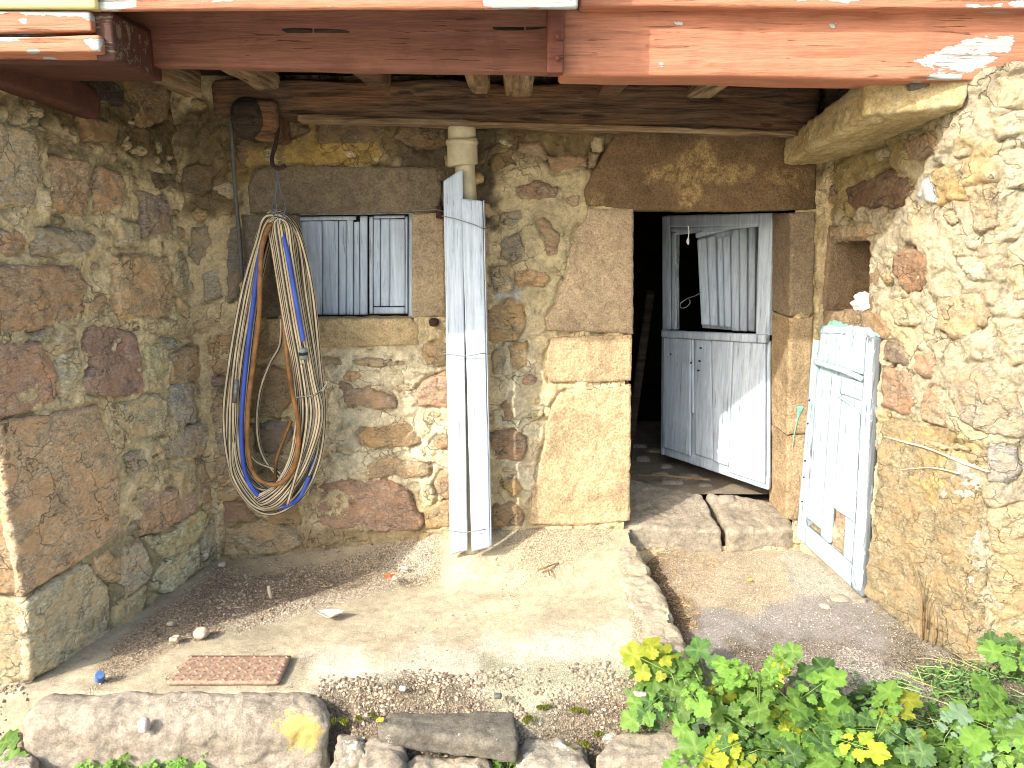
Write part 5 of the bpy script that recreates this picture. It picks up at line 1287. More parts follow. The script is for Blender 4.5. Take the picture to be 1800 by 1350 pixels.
for k in range(46):
    a = k / 45 * 0.95; band = 0
    lps.append((a, hr.uniform(-4, 4), hr.uniform(-10, 8), 4.18 - .13 * hr.random(), 300 + k))
for a, jx, jy, Y, sd in lps: tube('coil', loop(a * (0.75 if sd % 3 else 1), jx, jy, Y, sd), .0106, M['hose'], hose, 10, True)
# strands crossing over in front from top to lower right
for k in range(10):
    x0 = 476 + k * 4; pts = [(488, 384), (x0 - 2, 396), (x0 + 6, 450), (x0 + 24, 560), (x0 + 42, 660), (x0 + 46 + k, 730), (x0 + 36, 800), (x0 + 10, 850), (x0 - 24, 872 + k * 2), (450, 868 + k * 2), (420 - k, 820), (408 + k, 730), (418, 640), (438, 520), (462, 410), (478, 386)]
    tube('coil', catmull([at(x, y, 4.03 - .008 * (k % 3) + .03 * (i > 8)) for i, (x, y) in enumerate(pts)], 8, True), .0106, M['hose'], hose, 10, True)
tube('loose_loop', catmull([at(x, y, Y) for x, y, Y in ((494, 560, 4.1), (492, 605, 4.12), (474, 640, 4.15), (457, 690, 4.17), (452, 750, 4.17), (462, 800, 4.16), (490, 838, 4.13), (512, 842, 4.1))], 8), .0106, M['hose'], hose, 10)
tube('loose_loop', catmull([at(x, y, Y) for x, y, Y in ((428, 775, 4.15), (450, 810, 4.15), (485, 825, 4.14), (500, 838, 4.12))], 8), .0106, M['hose'], hose, 10)
tube('loose_loop', catmull([at(x, y, Y) for x, y, Y in ((530, 640, 4.0), (540, 720, 4.0), (532, 790, 4.0), (508, 878, 4.0), (505, 884, 4.0))], 8), .0106, M['hose'], hose, 10)
tube('end_coupling', [at(416, 668, 4.0), at(412, 708, 4.0)], .0125, M['wire'], hose, 12)
tube('wire_tie', catmull([at(x, y, 3.985) for x, y in ((515, 699), (535, 697), (556, 693), (568, 683), (576, 672))], 6), .004, M['wire'], hose, 6)
tube('wire_tie', catmull([at(x, y, 3.985) for x, y in ((556, 693), (570, 684), (574, 680), (566, 690))], 6), .004, M['wire'], hose, 6)
bh = empty('blue_hose', at(520, 880, 4.0), 'bright blue hose looped among the beige hoses with a grey-green connector', 'hose')
tube('coil', catmull([at(x, y, Y) for x, y, Y in ((533, 600, 3.985), (526, 560, 3.985), (515, 500, 3.99), (506, 450, 4.0), (496, 410, 4.02), (484, 392, 4.04), (470, 396, 4.05), (458, 440, 4.04), (447, 520, 4.03), (436, 610, 4.02), (427, 700, 4.01), (425, 780, 4.01), (434, 840, 4.02), (462, 878, 4.03), (500, 886, 4.05), (530, 862, 4.06), (549, 815, 4.07), (556, 740, 4.08))], 8), .0125, M['bluehose'], bh, 12)
tube('coil', catmull([at(x, y, Y) for x, y, Y in ((455, 430, 4.1), (449, 470, 4.1), (438, 560, 4.1), (424, 660, 4.1), (419, 740, 4.1), (424, 830, 4.1), (450, 884, 4.08), (490, 893, 4.06), (525, 876, 4.04), (543, 838, 4.04))], 8), .0115, M['bluehose'], bh, 12)
tube('connector', [at(532, 612, 3.98), at(532.5, 615, 3.98), at(533.5, 630, 3.98), at(534, 632, 3.98)], [.017, .022, .022, .017], M['fitting'], bh, 16)
tube('connector_ring', [at(532.8, 619, 3.978), at(533.2, 624, 3.978)], .0235, M['rubber'], bh, 16)
rh = empty('brown_hose', at(480, 855, 4.0), 'thick rusty brown hose hanging inside the beige and blue loops', 'hose')
tube('coil', catmull([at(x, y, Y) for x, y, Y in ((474, 395, 4.0), (461, 430, 4.0), (457, 490, 3.99), (455, 560, 3.99), (445, 640, 3.99), (436, 720, 3.99), (436, 790, 3.99), (450, 838, 3.99), (482, 852, 3.99), (508, 836, 3.99), (522, 800, 3.985), (524, 745, 3.985), (514, 690, 3.985), (506, 640, 4.0), (500, 580, 4.05), (494, 500, 4.1), (488, 400, 4.1))], 8), .0125, M['brownhose'], rh, 12, True)
tube('loose_end', catmull([at(x, y, 4.12) for x, y in ((512, 740), (500, 770), (486, 810), (484, 848))], 6), .009, M['brownhose'], rh, 10)

# ------------------------------------------------------------------ small things on the terrace and block
zt = 0.016
c8 = [[*atz(x, y, zt + .006)[:2], z] for (x, y) in ((292, 1199), (332, 1152), (490, 1199), (512, 1152)) for z in (zt - .01, zt + .006)]
c8 = [c8[0], c8[1], c8[2], c8[3], c8[4], c8[5], c8[6], c8[7]]
plt = block('steel_plate', c8, M['rustplate'], None, .02, .002); tag(plt, 'rusty steel tread plate lying behind the long stone block', 'plate')
cc = [np.array(c8[i]) for i in (1, 3, 5, 7)]     # BLfront, back-left, front-right, back-right
ribs = []
for i in range(13):
    for j in range(7):
        a, b_ = (i + .5) / 13, (j + .5) / 7; p = (cc[0] * (1 - a) + cc[2] * a) * (1 - b_) + (cc[1] * (1 - a) + cc[3] * a) * b_
        th_ = R(45 if (i + j) % 2 else -45); dx, dy = .017 * math.cos(th_), .014 * math.sin(th_); wx, wy = -dy * .28, dx * .28
        v = [(p[0] - dx, p[1] - dy, p[2] - .001), (p[0] + wx, p[1] + wy, p[2] - .001), (p[0] + dx, p[1] + dy, p[2] - .001), (p[0] - wx, p[1] - wy, p[2] - .001), (p[0], p[1], p[2] + .006)]
        ribs.append((v, [[0, 3, 4], [3, 2, 4], [2, 1, 4], [1, 0, 4]]))
v, f = join(ribs); o = mk('tread_ribs', v, f, M['rustplate'], plt, smooth=False); o['kind'] = 'stuff'
def pebble(name, px, py, z, r, mat, label, cat, sq=(1, .8, .6), seed=0, amp=.3):
    p = atz(px, py, z); W, F, T = hexgeo(boxc(-r * sq[0], r * sq[0], -r * sq[1], r * sq[1], -r * sq[2], r * sq[2]), r / 4, r * .5, lambda P, T: r * amp * fbm(P + seed, 1.2 / r, 3, seed))
    o = mk(name, W + p + np.array([0, 0, r * sq[2] * .7]), F, M[mat]); return tag(o, label, cat)
pebble('stone_lump', 355, 1117, .02, .036, 'chalk', 'pale lump of stone on the soil beside the shaded wall', 'stone', seed=3)
pebble('stone_lump', 308, 1125, .02, .022, 'chalk', 'small crumbly lump left of the larger pale lump', 'stone', (1, 1, .5), seed=5)
pebble('stone_lump', 390, 995, .02, .020, 'chalk', 'pale lump in the far left corner of the terrace', 'stone', seed=6)
pebble('stone_lump', 300, 1098, .02, .016, 'chalk', 'ochre pebble near the shaded wall, above the crumbly lump', 'stone', seed=7)
pebble('pebble', 875, 1226, .03, .017, 'conduit', 'round blue-grey pebble at the front edge of the terrace', 'pebble', seed=8, amp=.1)
pebble('pebble', 708, 1212, .02, .014, 'limewash', 'white pebble on the dark soil behind the dark slab', 'pebble', seed=9)
pebble('pebble', 1126, 1222, .06, .022, 'chalk', 'flat cream pebble on dark soil beside the leafy plant', 'pebble', (1.2, .7, .35), seed=10)
pebble('pebble', 1048, 1101, .06, .010, 'limewash', 'tiny white pebble on the right part of the terrace', 'pebble', seed=11)
pebble('pebble', 695, 1018, .05, .018, 'chalk', 'pale pebble beside the scrap of orange plastic', 'pebble', seed=12)
pebble('pebble', 1022, 958, .12, .014, 'limewash', 'white pebble at the wall foot left of the doorstep', 'pebble', seed=13)
pebble('stone_lump', 1450, 1068, .01, .022, 'chalk', 'flat pale chip on the gravel path in front of the plank door', 'stone', (1.2, .8, .4), seed=14)
pebble('snail_shell', 253, 1277, -.02, .028, 'snail', 'whitish snail shell stuck on the front of the long block', 'shell', (.7, .8, 1.0), seed=15, amp=.1)
COL.objects[-1].location = V3(at(253, 1275, B3[1] - .03))
# oyster shell
def shell():
    p = atz(580, 1084, .02); V = []; F = []; n = 22
    for k in range(4):
        for j in range(n):
            t = 6.2832 * j / n; r = k / 3; R_ = 1 + .18 * math.sin(3 * t) + .08 * math.sin(7 * t)
            V.append((p[0] + .052 * r * R_ * math.cos(t) * 1.2, p[1] + .034 * r * R_ * math.sin(t), p[2] + .004 + .022 * r * r + .003 * math.sin(5 * t) * r))
    for k in range(3):
        for j in range(n): F.append([k * n + j, k * n + (j + 1) % n, (k + 1) * n + (j + 1) % n, (k + 1) * n + j])
    V2 = [(x, y, z - .006) for x, y, z in V]; m = len(V)
    F2 = [[a + m for a in q[::-1]] for q in F] + [[(3 * n + j), 3 * n + (j + 1) % n, 3 * n + (j + 1) % n + m, 3 * n + j + m][::-1] for j in range(n)]
    tag(mk('oyster_shell', V + V2, F + F2, M['shell']), 'empty oyster shell lying open side up on the terrace', 'shell')
shell()
tube('stub', catmull([atz(477, 1050, .02), atz(474, 1042, .05), atz(472, 1030, .08)], 4), .010, M['chalk'], None, 8); tag(COL.objects[-1], 'pale broken stub standing in the dark soil', 'stick')
tw = empty('branch', atz(960, 1002, .11), 'short forked dead branch lying on the terrace left of the kerb', 'branch')
tube('limb', catmull([atz(945, 1002, .115), atz(958, 998, .125), atz(970, 993, .125), atz(982, 990, .125)], 4), [.006] * 6 + [.0045] * 7, M['twig'], tw, 6)
tube('limb', catmull([atz(960, 998, .125), atz(964, 1005, .12), atz(966, 1012, .115)], 4), .004, M['twig'], tw, 6)
tube('bottle_cap', [atz(175, 1194, .02), atz(175, 1193, .022), atz(175, 1186, .052), atz(175, 1186, .054)], [.019, .021, .019, .017], M['bluecap'], None, 20); COL.objects[-1].data.polygons.foreach_set('use_smooth', [False] * len(COL.objects[-1].data.polygons)); tag(COL.objects[-1], 'blue plastic cap on the ground behind the left end of the long block', 'cap')
def scrap(name, px, py, z, r, mat, label, cat, seed):
    p = atz(px, py, z); n = 7; V = []; F = []
    for i in range(n):
        for j in range(n):
            x, y = (i / (n - 1) - .5) * 2 * r, (j / (n - 1) - .5) * 2 * r * .8; V.append((p[0] + x, p[1] + y, p[2] + .012 + r * .5 * perlin(np.array([[i * .7 + seed, j * .7, seed]]))[0] + r * .2))
    for i in range(n - 1):
        for j in range(n - 1):
            if (i + j * 3 + seed) % 11: F.append([i * n + j, (i + 1) * n + j, (i + 1) * n + j + 1, i * n + j + 1])
    tag(mk(name, V, F, M[mat]), label, cat)
scrap('plastic_scrap', 685, 1017, .045, .026, 'orangeplastic', 'crumpled scrap of orange plastic netting on the debris', 'litter', 3)
scrap('plastic_scrap', 711, 1003, .045, .020, 'litterblue', 'pale blue scrap of plastic near the orange scrap', 'litter', 5)
scrap('fallen_leaf', 668, 1271, -.03, .015, 'petal', 'small yellow leaf on the dark slab', 'leaf', 7)
scrap('fallen_leaf', 1318, 1023, .05, .014, 'petal', 'small yellow leaf fallen on the path before the doorstep', 'leaf', 9)
# cloth in the niche
def cloth():
    s, t = RW.inv([(1514, 540)], (.6, 1.3))[0]; p = RW.P(s, t) - RW.N(s, t) * .03
    W, F, T = hexgeo(boxc(-.05, .05, -.045, .045, -.045, .05), .006, .04, lambda P, T: .030 * fbm(P + 3, 22, 2, 3) + .022 * ridge(P + 2, 26, 2, 8) - .012)
    tag(mk('crumpled_cloth', W + p + np.array([.0, .0, .012]), F, M['cloth']), 'crumpled white cloth stuffed on the ledge of the niche', 'cloth')
cloth()
# tiny cobweb-like straw under eaves is left out; dry twig plant at the right wall
tp_ = empty('dry_shrub', atz(1634, 1180, 0), 'leafless dry twig plant standing against the foot of the pale wall', 'shrub')
def RP(x, y, d): s, t = RW.inv([(x, y)], (1.0, .4))[0]; return RW.P(s, t) + RW.N(s, t) * d
for pts, r0 in (([(1634, 1184), (1637, 1100), (1640, 1040), (1632, 1000), (1624, 965)], .007), ([(1640, 1168), (1644, 1110), (1650, 1080), (1655, 1060)], .005), ([(1637, 1070), (1642, 1040), (1650, 1005)], .005), ([(1645, 1100), (1648, 1060), (1662, 1035)], .004),
                ([(1650, 1155), (1660, 1110), (1663, 1080), (1660, 1040)], .0035), ([(1661, 1165), (1670, 1130), (1668, 1080), (1664, 1050)], .0035), ([(1640, 1085), (1625, 1078), (1610, 1065)], .003), ([(1648, 1165), (1655, 1135), (1662, 1090)], .003)):
    P = catmull([RP(x, y, .05 + .01 * i) for i, (x, y) in enumerate(pts)], 5); tube('twig', P, np.linspace(r0, r0 * .35, len(P)), M['twig'], tp_, 6)

# ------------------------------------------------------------------ gravel, litter, moss (stuff)
ICO = None
def ico():
    p = (1 + 5 ** .5) / 2; v = np.array([(-1, p, 0), (1, p, 0), (-1, -p, 0), (1, -p, 0), (0, -1, p), (0, 1, p), (0, -1, -p), (0, 1, -p), (p, 0, -1), (p, 0, 1), (-p, 0, -1), (-p, 0, 1)], float); v /= np.linalg.norm(v[0])
    f = np.array([(0, 11, 5), (0, 5, 1), (0, 1, 7), (0, 7, 10), (0, 10, 11), (1, 5, 9), (5, 11, 4), (11, 10, 2), (10, 7, 6), (7, 1, 8), (3, 9, 4), (3, 4, 2), (3, 2, 6), (3, 6, 8), (3, 8, 9), (4, 9, 5), (2, 4, 11), (6, 2, 10), (8, 6, 7), (9, 8, 1)]); return v, f
def gz(X, Y):
    Z = np.where((X < kerbx(Y)) & (Y > 2.75), terr_z(X, Y), path_z(X, Y)); return Z
def scatter(polys, rs):
    out = []
    for poly, n, z in polys:
        q = np.array(t_poly(poly, z)); P = []
        while sum(len(a) for a in P) < n:
            X = rs.uniform(q[:, 0].min(), q[:, 0].max(), n * 2); Y = rs.uniform(q[:, 1].min(), q[:, 1].max(), n * 2)
            Q3 = np.stack([X, Y, X * 0], 1); m = polysd(X, Y, [tuple(a) for a in q]) + .06 * fbm(Q3, 6, 3, 90) > 0; m &= fbm(Q3, 9, 3, 91) > rs.uniform(-.35, .15, len(X)); P.append(np.stack([X[m], Y[m]], 1))
        out.append(np.vstack(P)[:n])
    return np.vstack(out)
rs = np.random.RandomState(3)
def gravel(name, polys, rlo, rhi, cols, sink=.35):
    XY = scatter(polys, rs); n = len(XY); v, f = ico(); r = rlo + (rhi - rlo) * rs.rand(n) ** 3.5
    Vv = np.repeat(v[None], n, 0) * (1 + .35 * (rs.rand(n, 12, 1) - .5)); Vv = Vv * np.stack([np.ones(n), .6 + .5 * rs.rand(n), .45 + .4 * rs.rand(n)], 1)[:, None] * r[:, None, None]
    a = rs.rand(n) * 6.28; ca, sa = np.cos(a)[:, None], np.sin(a)[:, None]; x, y = Vv[..., 0] * ca - Vv[..., 1] * sa, Vv[..., 0] * sa + Vv[..., 1] * ca
    Z = gz(XY[:, 0], XY[:, 1]) + r * .25
    Vv = np.stack([x + XY[:, 0:1], y + XY[:, 1:2], Vv[..., 2] + Z[:, None]], -1).reshape(-1, 3); F = (f[None] + 12 * np.arange(n)[:, None, None]).reshape(-1, 3)
    C = np.array(cols)[rs.randint(0, len(cols), n)] * (.75 + .5 * rs.rand(n, 1)); C = np.repeat(C, 12, 0)
    return tag(mk(name, Vv, F, M['grain'], attrs={'tint': C}, smooth=False), kind='stuff')
b = NB('grains'); M['grain'] = b.done(b.attr('tint').outputs['Color'], 0.95)
DK = [(.29, .225, .155), (.20, .15, .105), (.34, .27, .19), (.40, .33, .24), (.15, .115, .08)]
LT = [(.46, .39, .28), (.38, .32, .24), (.54, .47, .36), (.28, .23, .17)]
gravel('gravel', [([(385, 985), (560, 965), (770, 985), (640, 1030), (450, 1090), (370, 1110), (300, 1125), (200, 1190), (170, 1200), (250, 1100)], 3600, .03), ([(385, 1000), (560, 990), (600, 1030), (450, 1080), (340, 1100)], 2600, .03)], .0012, .009, DK)
gravel('gravel', [([(640, 1000), (780, 985), (760, 1020), (560, 1060), (430, 1100), (330, 1120), (420, 1080)], 2600, .03), ([(860, 950), (1060, 945), (1075, 985), (980, 1015), (880, 1040)], 1800, .1), ([(640, 1070), (860, 1070), (900, 1150), (640, 1160)], 350, .03), ([(1090, 1000), (1110, 1000), (1155, 1190), (1130, 1190)], 500, .09), ([(340, 1130), (500, 1130), (520, 1200), (260, 1200)], 350, .03)], .001, .006, LT + DK[:2])
gravel('gravel', [([(560, 1195), (740, 1165), (920, 1235), (1060, 1215), (1160, 1195), (1180, 1270), (560, 1275)], 3000, .02)], .001, .008, DK + DK + DK)
gravel('gravel', [([(1110, 960), (1400, 960), (1540, 1050), (1700, 1180), (1600, 1330), (1250, 1330), (1220, 1150)], 7000, .0)], .0012, .005, [(.32, .28, .24), (.42, .38, .32), (.22, .19, .16), (.52, .47, .40)])
gravel('gravel', [([(0, 1280), (60, 1260), (60, 1350), (0, 1350)], 500, -.25), ([(560, 1270), (1200, 1270), (1250, 1350), (560, 1350)], 4500, -.25)], .002, .012, DK + LT[:1])
def strips(name, polys, llo, lhi, wd, cols, lift=.004, curl=.3):
    XY = scatter(polys, rs); n = len(XY); L_ = llo + (lhi - llo) * rs.rand(n); a = rs.rand(n) * 6.28; V = []; F = []
    Z = gz(XY[:, 0], XY[:, 1]) + lift * rs.rand(n); V = np.zeros((n, 8, 3)); b2 = a + (rs.rand(n) - .5) * curl * 4
    p = np.stack([XY[:, 0], XY[:, 1], Z + .002], 1)
    for k in range(4):
        t = k / 3; ang = a + (b2 - a) * t; d = np.stack([np.cos(ang), np.sin(ang), .25 * (rs.rand(n) - .4)], 1)
        nn_ = np.stack([-np.sin(ang), np.cos(ang), np.zeros(n)], 1) * wd * (1 - .6 * abs(t - .4))
        V[:, k * 2] = p + nn_; V[:, k * 2 + 1] = p - nn_ + np.array([0, 0, wd]); p = p + d * (L_ / 3)[:, None]
    f = np.array([[0, 1, 3, 2], [2, 3, 5, 4], [4, 5, 7, 6]]); F = (f[None] + 8 * np.arange(n)[:, None, None]).reshape(-1, 4)
    C = np.repeat(np.array(cols)[rs.randint(0, len(cols), n)] * (.7 + .6 * rs.rand(n, 1)), 8, 0)
    return tag(mk(name, V.reshape(-1, 3), F, M['grain'], attrs={'tint': C}), kind='stuff')
strips('straw_litter', [([(1115, 955), (1240, 975), (1270, 1000), (1220, 1050), (1215, 1090), (1180, 1060)], 700, .03), ([(1190, 1050), (1230, 1060), (1240, 1140), (1215, 1120)], 220, .02), ([(1400, 930), (1420, 935), (1425, 975), (1400, 965)], 40, .05), ([(1520, 1050), (1560, 1060), (1560, 1090), (1530, 1080)], 60, .0)], .012, .045, .0011, [(.40, .28, .13), (.30, .19, .09), (.46, .34, .18)])
strips('straw_litter', [([(500, 985), (700, 985), (740, 1000), (560, 1040), (470, 1040)], 420, .04), ([(870, 960), (960, 960), (960, 1000), (880, 1000)], 160, .1), ([(1560, 1180), (1780, 1190), (1780, 1280), (1560, 1280)], 300, -.05), ([(560, 1200), (1150, 1230), (1150, 1260), (560, 1260)], 250, .0)], .01, .04, .0009, [(.30, .22, .13), (.22, .15, .09), (.38, .30, .2)])
def mossy(name, spots, n_each):
    V = []; F = []; k = 0; C = []
    for (px, py, z, rx, ry) in spots:
        c = atz(px, py, z)
        for i in range(n_each):
            a, r = rs.rand() * 6.28, math.sqrt(rs.rand()); x, y = c[0] + rx * r * math.cos(a), c[1] + ry * r * math.sin(a); h = .004 + .008 * rs.rand(); th_ = rs.rand() * 3.14; d = .003
            zz = c[2] + .008 * (1 - r)
            if perlin(np.array([[x, y, 0]]), 28, 5)[0] < r * .9 - .45: continue
            V += [(x - d * math.cos(th_), y - d * math.sin(th_), zz - .004), (x + d * math.cos(th_), y + d * math.sin(th_), zz - .004), (x + (rs.rand() - .5) * .006, y + (rs.rand() - .5) * .006, zz + h)]; F.append([k, k + 1, k + 2]); k += 3
            g_ = .6 + .8 * rs.rand(); C += [(.13 * g_, .14 * g_, .02 * g_)] * 3
    return tag(mk(name, V, F, M['grain'], attrs={'tint': np.array(C)}, smooth=False), kind='stuff')
mossy('moss', [(600, 1268, -.04, .05, .03), (630, 1264, -.035, .05, .025), (655, 1258, -.03, .035, .012), (585, 1272, -.05, .02, .04), (1045, 1290, -.10, .06, .03), (1020, 1310, -.12, .06, .03), (930, 1265, -.03, .04, .03), (1010, 1250, -.02, .09, .02), (960, 1245, -.02, .08, .015)], 1100)

# ------------------------------------------------------------------ leafy plants
def leaflet(cx, cy, ang, L, W, seed, lobes=5, cren=15):
    rr = random.Random(seed); n = 44; V = []; F = []; E = []; VE = []; rings = (0.0, .4, .75, 1.0); ph = rr.uniform(0, 6)
    rr_l = rr.uniform(-.15, .15); cu = rr.uniform(.05, .35); fo = rr.uniform(.02, .22)
    for k, q in enumerate(rings[1:]):
        for j in range(n):
            t = 6.2832 * j / n
            lob = 1 + (.42 * (abs(math.cos(lobes * .5 * t + rr_l)) ** .6 - .65)) * q; cr = 1 + .085 * math.cos(cren * t + ph) * (q > .9) + .06 * math.sin(2 * t + ph) * q
            base = 1 - .30 * math.exp(-((t - math.pi) / .5) ** 2)
            x = .5 + .5 * q * lob * cr * base * math.cos(t); y = .5 * q * lob * cr * base * math.sin(t)
            z = -cu * (x - .3) ** 2 + fo * abs(y) - .25 * y * y + .03 * math.sin(lobes * t + ph) * q
            V.append((x * L, y * W, z * L)); E.append(q); VE.append(min(1.0, abs(math.sin(lobes * .5 * t + rr_l)) * 1.2 * q + .25 * (1 - q) + .0))
    c0 = len(V); V.append((.5 * L, 0, 0)); E.append(0); VE.append(0)
    for j in range(n): F.append([c0, j, (j + 1) % n])
    for k in range(2):
        for j in range(n): a = k * n; F.append([a + j, a + n + j, a + n + (j + 1) % n, a + (j + 1) % n])
    V = np.array(V); c, s = math.cos(ang), math.sin(ang); X = V[:, 0] * c - V[:, 1] * s + cx; Y = V[:, 0] * s + V[:, 1] * c + cy
    V = np.stack([X, Y, V[:, 2]], 1); return V, F, E, VE
def leafmesh(kind, seed):
    rr = random.Random(seed); parts = []; E = []; VE = []
    if kind == 'celandine': spec = [(.13, 0, 0, .13, .125, 5, 19), (.10, .012, 1.15, .085, .075, 4, 13), (.10, -.012, -1.15, .085, .075, 4, 13), (.035, .008, 1.35, .055, .05, 3, 11), (.035, -.008, -1.35, .055, .05, 3, 11)]
    elif kind == 'round': spec = [(.0, 0, 0, .10, .11, 5, 17)]
    else: spec = [(.05, 0, 0, .04, .03, 3, 9), (.03, .004, .9, .035, .025, 3, 9), (.03, -.004, -.9, .035, .025, 3, 9), (.01, .003, 1.2, .03, .022, 3, 9), (.01, -.003, -1.2, .03, .022, 3, 9)]
    for i, (x, y, a, L, W, lo_, cr) in enumerate(spec):
        k = rr.uniform(.85, 1.15); V, F, e, ve = leaflet(x, y, a + rr.uniform(-.12, .12), L * k, W * k, seed * 10 + i, lo_, cr)
        V[:, 2] += -.12 * (V[:, 0] / .2) ** 2 * .06 + rr.uniform(-.004, .004); parts.append((V, F)); E += e; VE += ve
    Lr = spec[0][0] + .03
    V, F, _ = tubegeo([(0, 0, -.001), (Lr / 2, 0, -.002), (Lr, 0, -.002)], .0018, 5); parts.append((V, F)); E += [0] * len(V); VE += [0] * len(V)
    V, F = join(parts); me_o = mk('leaf', V, F, None, attrs={'edge': E, 'vein': VE}, origin=(0, 0, 0)); me = me_o.data; bpy.data.objects.remove(me_o); return me
LM = {k: [] for k in ('celandine', 'round', 'parsley')}
for k in LM:
    for sd in range(4):
        me = leafmesh(k, sd + 3)
        LM[k].append(me)
_mc = {}
def leafdata(kind, i, mat):
    key = (kind, i, mat)
    if key not in _mc:
        me = LM[kind][i].copy(); me.materials.clear(); me.materials.append(M[mat]); _mc[key] = me
    return _mc[key]
def plant(name, root, n, hgt, spread, kind, mats, label, cat, group=None, seed=0, scale=1.0, az=None):
    rr = random.Random(seed); e = empty(name, root, label, cat, group)
    for i in range(n):
        a = rr.uniform(0, 6.28) if az is None else rr.uniform(*az); hh = hgt * rr.uniform(.35, 1.05); sp = spread * rr.uniform(.15, 1.0)
        top = np.array([sp * math.cos(a), sp * math.sin(a) * .8, hh]); mid = top * np.array([.35, .35, .65])
        if i % 2 == 0:
            V, F, U = tubegeo(catmull([np.zeros(3), mid, top], 4), .0022 * scale, 5); mk('stem', V + np.array(root), F, M['stem'], e)
        m = rr.choices([x for x, _ in mats], [w_ for _, w_ in mats])[0]
        o = bpy.data.objects.new('leaf', leafdata(kind, rr.randrange(4), m)); COL.objects.link(o); o.parent = e; o.location = V3(top)
        sc = scale * rr.uniform(.65, 1.2); o.scale = (sc, sc, sc)
        zax = Vector((-.35 + rr.uniform(-.5, .5), -.55 + rr.uniform(-.5, .4), 1.0)).normalized(); xd = Vector((math.cos(a), math.sin(a) * .8, -.25)); xd = (xd - zax * xd.dot(zax)).normalized(); yd = zax.cross(xd)
        o.rotation_euler = Matrix((xd, yd, zax)).transposed().to_euler()
    return e
GR = [('leaf0', 5), ('leaf1', 2), ('leaf2', .35), ('leaf3', .6)]; YL_ = [('leaf0', 3.6), ('leaf2', 1.5), ('leaf1', 1.0)]
def groot(px, py, z=-.08): p = atz(px, py, z); return (p[0], p[1], float(gz(np.array([p[0]]), np.array([p[1]]))[0]) - .01)
PL = [  # px, py, n, height, spread, mats, scale, label
    ((1190, 1268), 12, .16, .11, YL_, .80, 'leafy plant with the yellowest leaves, overlapping the end of the kerb'),
    ((1242, 1262), 12, .19, .11, GR, .86, 'plant with broad fresh green leaves behind the yellow leaves'),
    ((1275, 1345), 11, .15, .13, GR, .72, 'green plant low at the front edge beside the pale slab'),
    ((1328, 1290), 11, .27, .07, [('leaf0', 4), ('leaf2', 2)], .66, 'tall leafy plant with a yellow-green tip rising over the path'),
    ((1340, 1350), 12, .15, .12, YL_, .74, 'plant with bright yellow leaves at the bottom edge of the clump'),
    ((1395, 1300), 12, .17, .13, GR, .84, 'green plant in the middle of the leafy clump'),
    ((1440, 1335), 14, .16, .13, GR, .76, 'dense green plant at the bottom of the clump, right of the yellow one'),
    ((1470, 1325), 9, .13, .10, GR, .70, 'green plant near the right end of the clump'),
    ((1530, 1340), 11, .20, .10, [('leaf0', 4), ('leaf1', 2), ('leaf2', 1.4)], .68, 'plant with a few yellow leaflets at the right end of the clump'),
    ((1150, 1356), 7, .11, .08, GR, .66, 'small green plant against the front of the pale slab'),
    ((1215, 1360), 8, .12, .10, GR, .68, 'green plant at the bottom edge just right of the pale slab'),
    ((1650, 1358), 9, .14, .12, [('leaf0', 3), ('leaf1', 2), ('leaf3', 3)], .72, 'plant with pale-backed leaves at the bottom of the right corner bed'),
    ((1725, 1352), 10, .15, .12, GR, .76, 'green plant in the lower right corner bed'),
    ((1790, 1335), 10, .19, .12, GR, .82, 'plant at the lower right corner of the photo, leaning on the wall foot'),
    ((1812, 1250), 6, .20, .07, GR, .84, 'broad green leaves at the right edge, under the pale wall'),
]
for i, (r_, n_, h_, s_2, mt, sc_, lb) in enumerate(PL): plant('leafy_plant', groot(*r_), n_, h_, s_2, 'celandine', mt, lb, 'plant', 'leafy plants at the lower right', 500 + i, sc_)
for i, (r_, n_, lb) in enumerate((((185, 1362), 26, 'feathery bright green herb at the foot of the long block, left tuft'), ((250, 1368), 30, 'feathery bright green herb in the middle under the snail shell'), ((318, 1350), 26, 'feathery herb tuft right of the snail shell'), ((890, 1368), 20, 'small green herb tuft under the dark slab'))):
    p = atz(*r_, -.24); plant('feathery_herb', (p[0], p[1], -.27), n_, .11, .09, 'parsley', [('parsley', 4), ('leaf0', 1)], lb, 'herb', 'feathery herbs along the front', 700 + i, .75)
p = atz(8, 1345, -.2); plant('broad_leaf_weed', (p[0], p[1], -.27), 9, .16, .07, 'round', [('leaf0', 1)], 'broad-leaved green weed at the lower left corner', 'weed', None, 720, .9)
p = atz(1010, 1352, -.2); plant('broad_leaf_weed', (p[0], p[1], -.27), 4, .06, .03, 'round', [('parsley', 1)], 'tiny bright green weed between the two slabs', 'weed', None, 722, .55)
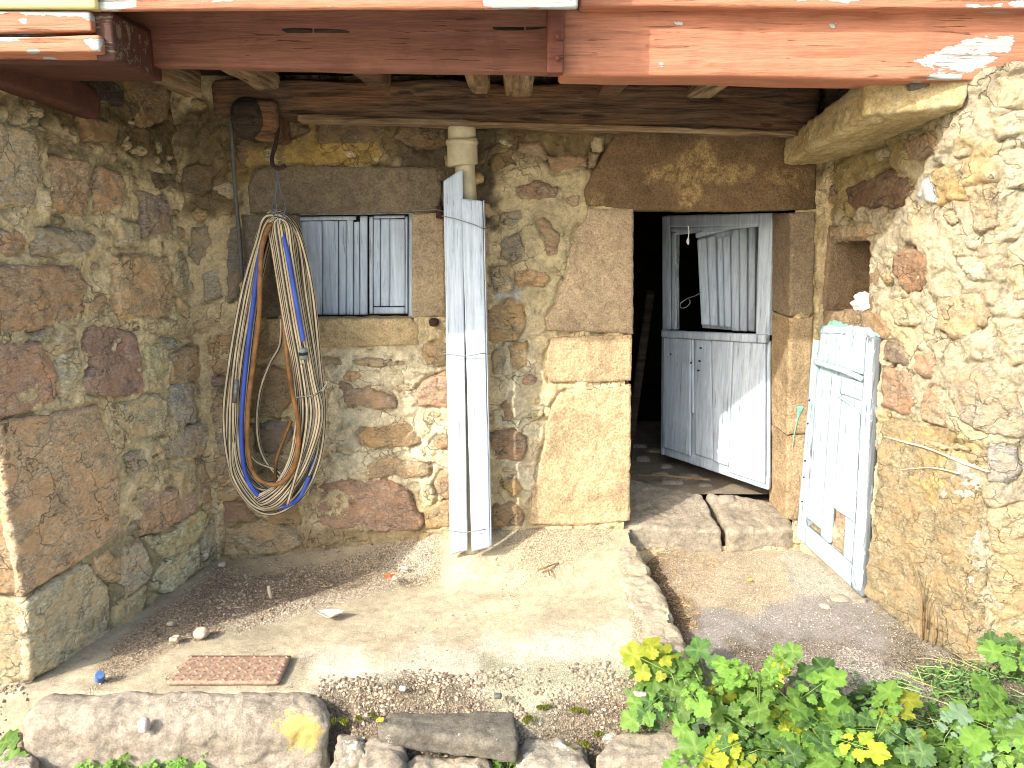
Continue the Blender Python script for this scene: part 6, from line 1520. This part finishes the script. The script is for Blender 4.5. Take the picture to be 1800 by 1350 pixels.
# low dark ground cover at the foot of the right wall
def cover(name, polys, size, cols, hlo, hhi):
    XY = scatter(polys, rs); n = len(XY); Z = gz(XY[:, 0], XY[:, 1]) + hlo + (hhi - hlo) * rs.rand(n) ** 2; V = np.zeros((n, 6, 3)); a = rs.rand(n) * 6.28; L = size * (.5 + rs.rand(n)); tl = (rs.rand(n) - .3) * .9
    u = np.stack([np.cos(a), np.sin(a), tl], 1); v = np.stack([-np.sin(a), np.cos(a), (rs.rand(n) - .5) * .8], 1); c = np.stack([XY[:, 0], XY[:, 1], Z], 1)
    for k, (x, y) in enumerate(((0, 0), (.4, .32), (.8, .26), (1, 0), (.75, -.28), (.35, -.3))): V[:, k] = c + u * (x * L)[:, None] + v * (y * L)[:, None]
    F = (np.array([[0, 1, 2, 3], [0, 3, 4, 5]])[None] + 6 * np.arange(n)[:, None, None]).reshape(-1, 4)
    C = np.repeat(np.array(cols)[rs.randint(0, len(cols), n)] * (.7 + .6 * rs.rand(n, 1)), 6, 0); return tag(mk(name, V.reshape(-1, 3), F, M['grain'], attrs={'tint': C}), kind='stuff')
cover('ground_cover', [([(1600, 1190), (1760, 1170), (1830, 1230), (1800, 1310), (1660, 1320), (1570, 1290), (1640, 1250)], 2600, -.03), ([(1540, 1210), (1600, 1205), (1600, 1250), (1545, 1255)], 450, 0), ([(1490, 1175), (1540, 1230), (1530, 1240), (1490, 1200)], 90, 0)], .016, [(.07, .16, .05), (.10, .20, .06), (.06, .12, .04), (.16, .22, .08)], .0, .05)
cover('ground_cover', [([(1120, 1290), (1560, 1270), (1850, 1290), (1850, 1400), (1120, 1400)], 3000, -.12)], .03, [(.06, .14, .03), (.09, .20, .04), (.05, .09, .03)], .0, .05)
strips('green_grass', [([(1600, 1230), (1830, 1180), (1830, 1350), (1600, 1350)], 420, -.06)], .05, .13, .0022, [(.14, .26, .06), (.20, .32, .09), (.10, .20, .05)], .07)
strips('dry_grass', [([(1580, 1200), (1830, 1190), (1830, 1350), (1580, 1350)], 160, -.06)], .06, .16, .0012, [(.40, .34, .18), (.34, .36, .16)], .08)
